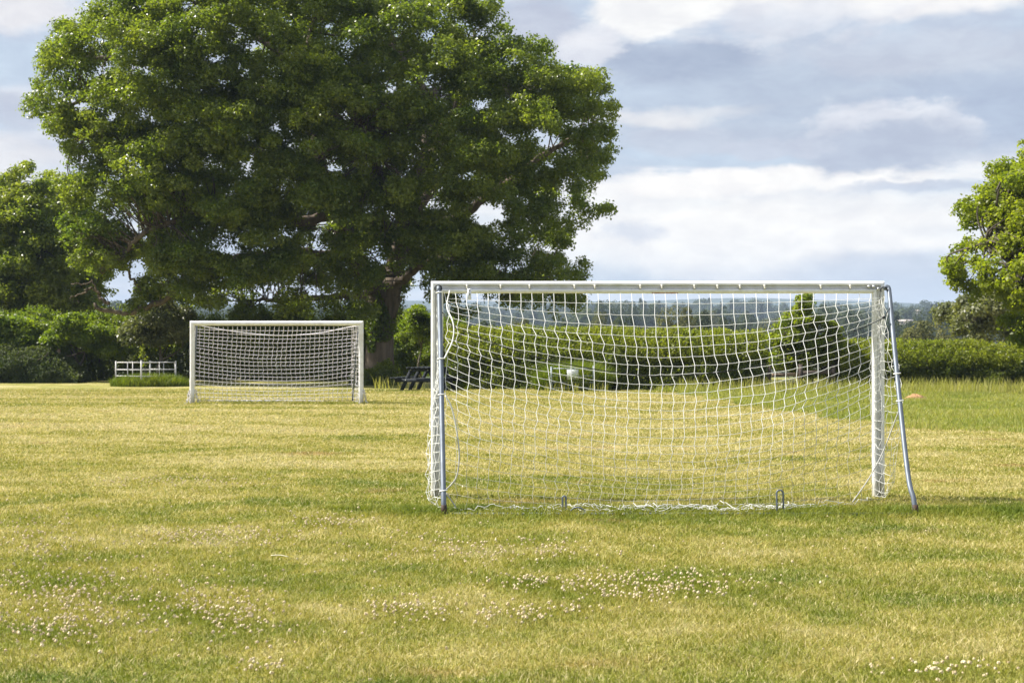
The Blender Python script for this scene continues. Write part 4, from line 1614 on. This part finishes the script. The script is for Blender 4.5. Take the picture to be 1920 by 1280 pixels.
# ground anchors holding the rear bar
def anchor(label, px, py, w, h, lean, seed):
    D = ground_D(py)
    o = thing('ground_anchor', label, 'anchor', ((px - 960) / F * D, D, 0), 0, 'steel anchors over the rear bar')
    a = np.linspace(0, math.pi, 9)
    pts = [(-w / 2, 0, -.05), (-w / 2, lean * .5 * h, h * .5)] + [(-w / 2 * math.cos(t_), lean * h, h - w / 2 + w / 2 * math.sin(t_)) for t_ in a] + [(w / 2, lean * .5 * h, h * .5), (w / 2, 0, -.05)]
    mb = MB()
    mb.tube(pts, .0075, 7)
    mb.build('hoop', M_steel, o, True)
    mb = MB()
    mb.box((0, .006, .004), (w + .05, .03, .012))
    mb.build('foot_plate', M_rust, o)


anchor('upright steel hoop anchor near the right end of the rear bar', 1463, 966, .052, .20, .1, 1)
anchor('thin upright steel hoop anchor left of the middle of the rear bar', 1058, 964, .028, .145, .1, 2)
anchor('low wide steel hoop anchor lying almost flat on the rear bar', 1083, 966, .125, .065, .25, 3)

# far goal
FD = 32.6
S2 = F / FD
FX0, FX1 = (356 - 960) / S2, (681.5 - 960) / S2
FZ = CH + (HY - 601.5) / S2
FG = np.array(((FX0 + FX1) / 2, FD, 0))
fgoal = thing('football_goal', 'smaller looking white football goal standing far off before the oak', 'goal', tuple(FG), 0, 'football goals')
build_goal_frame(fgoal, FX0, FX1, FD, FZ, M_white, FG, back=1)


def far_net():
    rng = np.random.default_rng(12)
    M, N = 36, 20
    us = np.linspace(0, 1, M)
    grid = np.zeros((N + 1, M, 3))
    backD = 34.1
    yb = HY + CH * F / backD
    for j in range(N + 1):
        v = j / N
        y0 = 612 + (yb - 1 - 612) * v
        dl = np.interp(v, [0, .1, .35, .7, 1], [0, 6, 13, 11, 1])
        t_ = np.abs(2 * us - 1)
        y = y0 + dl * (.35 - t_ ** 2)
        x = 366 + (668 - 366) * us + np.interp(v, [0, .4, 1], [2, -3, 0]) * np.sin(np.pi * us)
        x = x + (1.1 if j % 2 else -1.1) * min(1, v * 5) + 1.3 * wob(us * 9, j * .4, 1, 3.) * min(1, v * 4) + rng.normal(0, .2, M)
        y = y + .8 * wob(us * 8, j * .6, 1, 1.) * min(1, v * 4)
        D = (FD + .05) + (backD - FD - .05) * min(1, v * 1.1) ** .7
        for i in range(M):
            q = P(x[i], y[i], D) - FG
            q[2] = max(q[2], .02)
            grid[j, i] = q
    mb = MB()
    R = .0054
    for j in range(1, N + 1):
        strand(mb, grid[j], R, 4, 0, 1)
    for i in range(M):
        strand(mb, grid[:, i], R, 4, 0, 1)
    for k in range(8):
        uu = np.linspace(rng.uniform(0, .3), rng.uniform(.6, 1), 50)
        px = 366 + 302 * uu
        D = backD - .05 + .12 * wob(uu * 25, k, 1, k)
        z = .02 + np.abs(.035 * wob(uu * 40, k, 1, k * 1.7))
        mb.tube(np.stack([(px - 960) / F * D, D, z], -1) - FG, R, 4, False)
    # side nets
    for (xa, xb_) in ((678, 661), (359, 361)):
        g = np.zeros((19, 7, 3))
        for j in range(19):
            for i in range(7):
                s = i / 6
                py = 612 + 141 * j / 18
                dd = FD + (backD - FD) * s * min(1, (j + 2) / 14)
                q = P(xa + (xb_ - xa) * s - 5 * math.sin(math.pi * s) * (j / 18) * (1 if xa < 500 else 0) + rng.normal(0, .8), py + rng.normal(0, .8), dd) - FG
                q[2] = max(q[2], .02)
                g[j, i] = q
        for j in range(19):
            strand(mb, g[j], R, 4, 0, 1)
        for i in range(7):
            strand(mb, g[:, i], R, 4, 0, 1)
    # loose bunches at the post feet
    for px0, sg in ((357, -1), (366, 1), (681, 1)):
        for k in range(5):
            a = np.linspace(0, 1, 14)
            pts = np.stack([(px0 + sg * (2 + 5 * a ** 2) + rng.normal(0, 1.5, 14) - 960) / F * FD, np.full(14, FD - .02) + rng.normal(0, .03, 14), .32 * (1 - a) + .02], -1)
            mb.tube(pts - FG, R, 4, False)
    mb.build('net', M_net2, fgoal)
    m2 = MB()
    pts = [(364, 608, 32.75), (400, 615, 33.0), (460, 624, 33.2), (530, 629, 33.3), (600, 624, 33.2), (645, 615, 33.0), (668, 611, 32.75)]
    m2.tube(smooth_path([P(*q) - FG for q in pts], 6), .011, 5)
    m2.build('support_line', M_net2, fgoal, True)
    for px, px2 in ((664, 661), (361, 361)):
        m2 = MB()
        a, b = P(px + 8, 610, FD + .1) - FG, P(px2, 753, backD) - FG
        b[2] = 0
        m2.tube([a, a * .4 + b * .6, b], .024, 8)
        m2.build('back_stay', M_steel, fgoal, True)
    m2 = MB()
    a, b = P(361, 753, backD) - FG, P(661, 753, backD) - FG
    a[2] = b[2] = .02
    m2.tube([a, a * .5 + b * .5, b], .02, 6)
    m2.build('ground_bar', M_steel, fgoal, True)


far_net()

# a dry stalk lying on the grass
mb = MB()
Ds = ground_D(1052)
mb.tube(smooth_path([(-.055, .02, .035), (0, 0, .04), (.06, -.02, .033)], 4), .003, 5)
stk = mb.build('dry_stalk', material('straw', (.62, .58, .42), 0.8))
stk.location = ((524 - 960) / F * Ds, Ds, 0)
tag(stk, 'single pale dry stalk lying on the near grass', 'stalk')


# ------------------------------------------------------------------ the valley beyond: trees, houses, wood
def far_tree_mesh(name, h, w, n, leaf, mat, seed, conical=0.0):
    rng = np.random.default_rng(seed)
    k = 46
    C = []
    while len(C) < k:
        p = rng.uniform(-1, 1, 3)
        if np.linalg.norm(p) > 1:
            continue
        z = (p[2] + 1) / 2
        rad = (1 - z * conical) if conical else 1
        C.append((p[0] * w / 2 * .85 * rad, p[1] * w / 2 * .85 * rad, h * (.16 + .76 * z), rng.uniform(.5, 1) * w * (.20 if not conical else .20 * (1.2 - z))))
    C = np.array(C)
    idx = rng.integers(0, k, n)
    d = rng.normal(size=(n, 3))
    d[:, 2] += .3
    d /= np.linalg.norm(d, axis=1)[:, None]
    pos = C[idx, :3] + d * (C[idx, 3] * rng.uniform(.4, 1, n) ** .5)[:, None] * (1, 1, .8)
    pos[:, 2] = np.maximum(pos[:, 2], .1)
    pos[:, 2] *= h / np.percentile(pos[:, 2], 99.3)
    pos[:, :2] *= (w / 2) / np.percentile(np.abs(pos[:, 0]), 99)
    nrm = d * .7 + rng.normal(size=(n, 3)) * .4 + (0, 0, .4)
    tint = np.clip(.42 + rng.normal(0, .18, k)[idx] + rng.normal(0, .15, n), 0, 1)
    return leaf_mesh(name, pos, nrm, leaf * rng.uniform(.6, 1.3, n), tint, mat, rng, .8), (pos, nrm, tint)


def trunk_mesh(h, r):
    mb = MB()
    mb.tube([(0, 0, -.8), (0.05, 0, h * .3), (0, 0.05, h * .65)], [r, r * .8, r * .3], 7)
    return mb.mesh('trunk', M_bark2, True)


FARM = {}
for key, mt, cn in (('broad', M_far, 0), ('olive', M_far2, 0), ('dark', M_far3, 0), ('fir', M_far3, .92)):
    FARM[key] = (far_tree_mesh('crown', 1.0, .95 if key != 'fir' else .5, 6500, .042, mt, len(key) * 7 + 1, cn)[0], trunk_mesh(1.0, .028))


def far_tree(kind, px, topy, D, wpx, label, rz=0.0):
    x = (px - 960) / F * D
    z0 = float(terrain(x, D))
    h = CH + (HY - topy) / F * D - z0
    w = wpx / F * D
    t = thing('distant_tree', label, 'tree', (x, D, z0), rz, 'trees in the valley beyond the hedge')
    for part, me in zip(('crown', 'trunk'), FARM[kind]):
        o = bpy.data.objects.new(part, me)
        link(o, t)
    t.scale = (w / (.95 if kind != 'fir' else .5), w / (.95 if kind != 'fir' else .5), h)
    return t


VALLEY = [
    ('olive', 1272, 580, 150, 96, 'round olive tree just over the hedge in the middle of the near goal'),
    ('dark', 1308, 588, 175, 80, 'dark round tree right behind the olive one seen through the near net'),
    ('dark', 1372, 602, 190, 70, 'dark low tree right of the round pair seen through the near net'),
    ('broad', 1172, 598, 185, 70, 'broad tree over the hedge right of the oak branch tips'),
    ('olive', 1128, 590, 210, 56, 'olive tree between the oak branch tips and the hedge top'),
    ('olive', 978, 602, 150, 64, 'pale olive bushy tree over the hedge under the oak branches'),
    ('broad', 912, 606, 170, 58, 'green bushy tree over the hedge near the left goal post'),
    ('dark', 1052, 606, 220, 60, 'small dark tree over the hedge right of the pale olive one'),
    ('broad', 1135, 566, 460, 62, 'tall hazy tree standing highest left of the skyline in the near goal'),
    ('broad', 1178, 568, 480, 54, 'hazy round tree second from the oak tips on the skyline'),
    ('broad', 1225, 572, 520, 52, 'hazy round tree third from the oak tips on the skyline'),
    ('dark', 1203, 562, 720, 26, 'spindly dark tree poking above the hazy skyline'),
    ('olive', 1330, 585, 420, 54, 'hazy olive tree behind the dark round tree'),
    ('broad', 1402, 592, 400, 60, 'hazy broad tree left of the thin hedge tree'),
    ('olive', 1448, 600, 330, 56, 'hazy olive tree behind the thin hedge tree'),
    ('olive', 1738, 606, 105, 118, 'wide low olive bush swelling above the right hedge'),
    ('broad', 1548, 576, 300, 60, 'hazy tree right of the thin hedge tree top'),
    ('broad', 1600, 586, 330, 66, 'hazy broad tree left of the near right goal post'),
    ('dark', 1672, 590, 300, 56, 'dark hazy tree just right of the slanting stay'),
    ('broad', 1738, 582, 360, 58, 'round hazy tree in the valley below the right skyline'),
    ('broad', 1700, 606, 250, 60, 'broad hazy tree in front of the pale farm house'),
    ('dark', 1664, 612, 230, 54, 'dark hazy tree low beside the slanting stay'),
    ('dark', 1770, 596, 330, 50, 'dark hazy tree left of the willow'),
    ('broad', 1712, 578, 640, 40, 'small hazy tree on the right skyline beside the stay'),
    ('fir', 1747, 570, 700, 12, 'thin pointed tree on the right skyline, left one of three'),
    ('fir', 1755, 569, 705, 12, 'thin pointed tree on the right skyline, middle one of three'),
    ('fir', 1763, 572, 700, 11, 'thin pointed tree on the right skyline, right one of three'),
    ('fir', 1236, 564, 900, 12, 'small dark fir on the skyline left of the goal middle'),
    ('fir', 1352, 566, 950, 12, 'small dark fir on the skyline right of the goal middle, left one'),
    ('fir', 1371, 565, 950, 12, 'small dark fir on the skyline right of the goal middle, right one'),
    ('fir', 1428, 570, 900, 12, 'small dark fir on the skyline left of the thin hedge tree'),
    ('broad', 778, 585, 260, 60, 'hazy tree beyond the bright hedge right of the oak trunk'),
    ('olive', 232, 590, 130, 60, 'pale tree in the gap under the left oak branch'),
    ('broad', 172, 596, 200, 60, 'hazy tree low in the left gap beside the field tree'),
]
rg = random.Random(4)
for k, px, ty, D, wp, lab in VALLEY:
    far_tree(k, px, ty, D, wp, lab, rg.uniform(0, 6.28))


def build_wood():
    """the wooded slope across the valley, read as one mass"""
    rng = np.random.default_rng(99)
    protos = []
    for s, (h, w, cn) in enumerate(((1, .95, 0), (1, .8, 0), (1, 1.1, 0), (1, .42, .9))):
        protos.append(far_tree_mesh('p', h, w, 750, .10, None, 50 + s, cn)[1])
    P_, N_, S_, T_ = [], [], [], []
    for k in range(1250):
        D = 430 + 1150 * rng.uniform() ** .75
        x = rng.uniform(-.44, .44) * D
        fld = wob(x, D, .011, 4.0)
        if fld > .62 and D < 1000:
            continue
        z = float(terrain(x, D))
        q = rng.choice(4, p=[.36, .28, .28, .08])
        h = rng.uniform(9, 17) * (1.1 if q == 3 else 1)
        pos, nrm, tint = protos[q]
        a = rng.uniform(0, 6.28)
        R = np.array([[math.cos(a), -math.sin(a), 0], [math.sin(a), math.cos(a), 0], [0, 0, 1]])
        P_.append((pos * np.array((h, h, h))) @ R.T + (x, D, z - .6))
        N_.append(nrm @ R.T)
        S_.append(np.full(len(pos), .10 * h) * rng.uniform(.7, 1.3, len(pos)))
        T_.append(np.clip(tint + rng.normal(0, .16), 0, 1))
    o = obj('far_wood', leaf_mesh('far_wood', np.concatenate(P_), np.concatenate(N_), np.concatenate(S_), np.concatenate(T_), M_far, rng, .85))
    tag(o, 'hazy blue green wood covering the slope across the valley', 'wood', kind='stuff')
    for me in [m for m in bpy.data.meshes if m.users == 0]:
        bpy.data.meshes.remove(me)


build_wood()


def house(label, px, py, D, w, d, h, roof_h, wall, roof, rz):
    x = (px - 960) / F * D
    z = CH + (HY - py) / F * D
    t = thing('farm_house', label, 'house', (x, D, z), rz, 'houses in the valley')
    mb = MB()
    mb.box((0, 0, h / 2 - .3), (w, d, h + .6))
    # gables
    mb.add([(-w / 2, -d / 2, h), (-w / 2, d / 2, h), (-w / 2, 0, h + roof_h), (w / 2, -d / 2, h), (w / 2, d / 2, h), (w / 2, 0, h + roof_h)], None, [(0, 2, 1), (3, 4, 5)])
    mb.build('wall', wall, t)
    e = .35
    mb = MB()
    k = roof_h / (d / 2)
    for s in (-1, 1):
        V = []
        for xx in (-w / 2 - e, w / 2 + e):
            for (yy, zz) in ((s * (d / 2 + e), h - k * e + .05), (0, h + roof_h + .05), (0, h + roof_h + .3), (s * (d / 2 + e), h - k * e + .3)):
                V.append((xx, yy, zz))
        mb.add(V, [(0, 1, 2, 3), (7, 6, 5, 4), (0, 4, 5, 1), (1, 5, 6, 2), (2, 6, 7, 3), (3, 7, 4, 0)])
    mb.build('roof', roof, t)
    mb = MB()
    mb.box((w * .3, d * .06, h + roof_h + .1), (w * .09, w * .09, roof_h * .8))
    mb.build('chimney', roof, t)
    mb = MB()
    mb.box((-w * .2, -d / 2 - .02, h * .55), (w * .12, .05, h * .3))
    mb.build('window', M_glass, t)


house('pale pinkish house half hidden by trees behind the hedge in the near goal', 1409, 634, 620, 4.5, 4, 2.6, 1.2, M_wall, M_roof, .5)
house('long low pale house among dark trees right of the slanting stay', 1697, 609, 420, 4.2, 3, .9, .4, M_wall, M_wall, .15)
house('tiny bright white house high on the right skyline slope', 1721, 591, 640, 1.6, 2, 1.8, .5, M_wall, M_wall, .3)

# ------------------------------------------------------------------ the air
def build_haze():
    m = bpy.data.materials.new('haze_air')
    m.use_nodes = True
    nt = m.node_tree
    nt.nodes.clear()
    out = nt.nodes.new('ShaderNodeOutputMaterial')
    v = nt.nodes.new('ShaderNodeVolumePrincipled')
    v.inputs['Color'].default_value = (.62, .78, 1.0, 1)
    v.inputs['Density'].default_value = 0.00024
    v.inputs['Anisotropy'].default_value = 0.0
    nt.links.new(v.outputs[0], out.inputs['Volume'])
    mb = MB()
    mb.box((0, 4350, 44), (19000, 9500, 124))
    o = mb.build('haze', m)
    tag(o, kind='stuff')


build_haze()
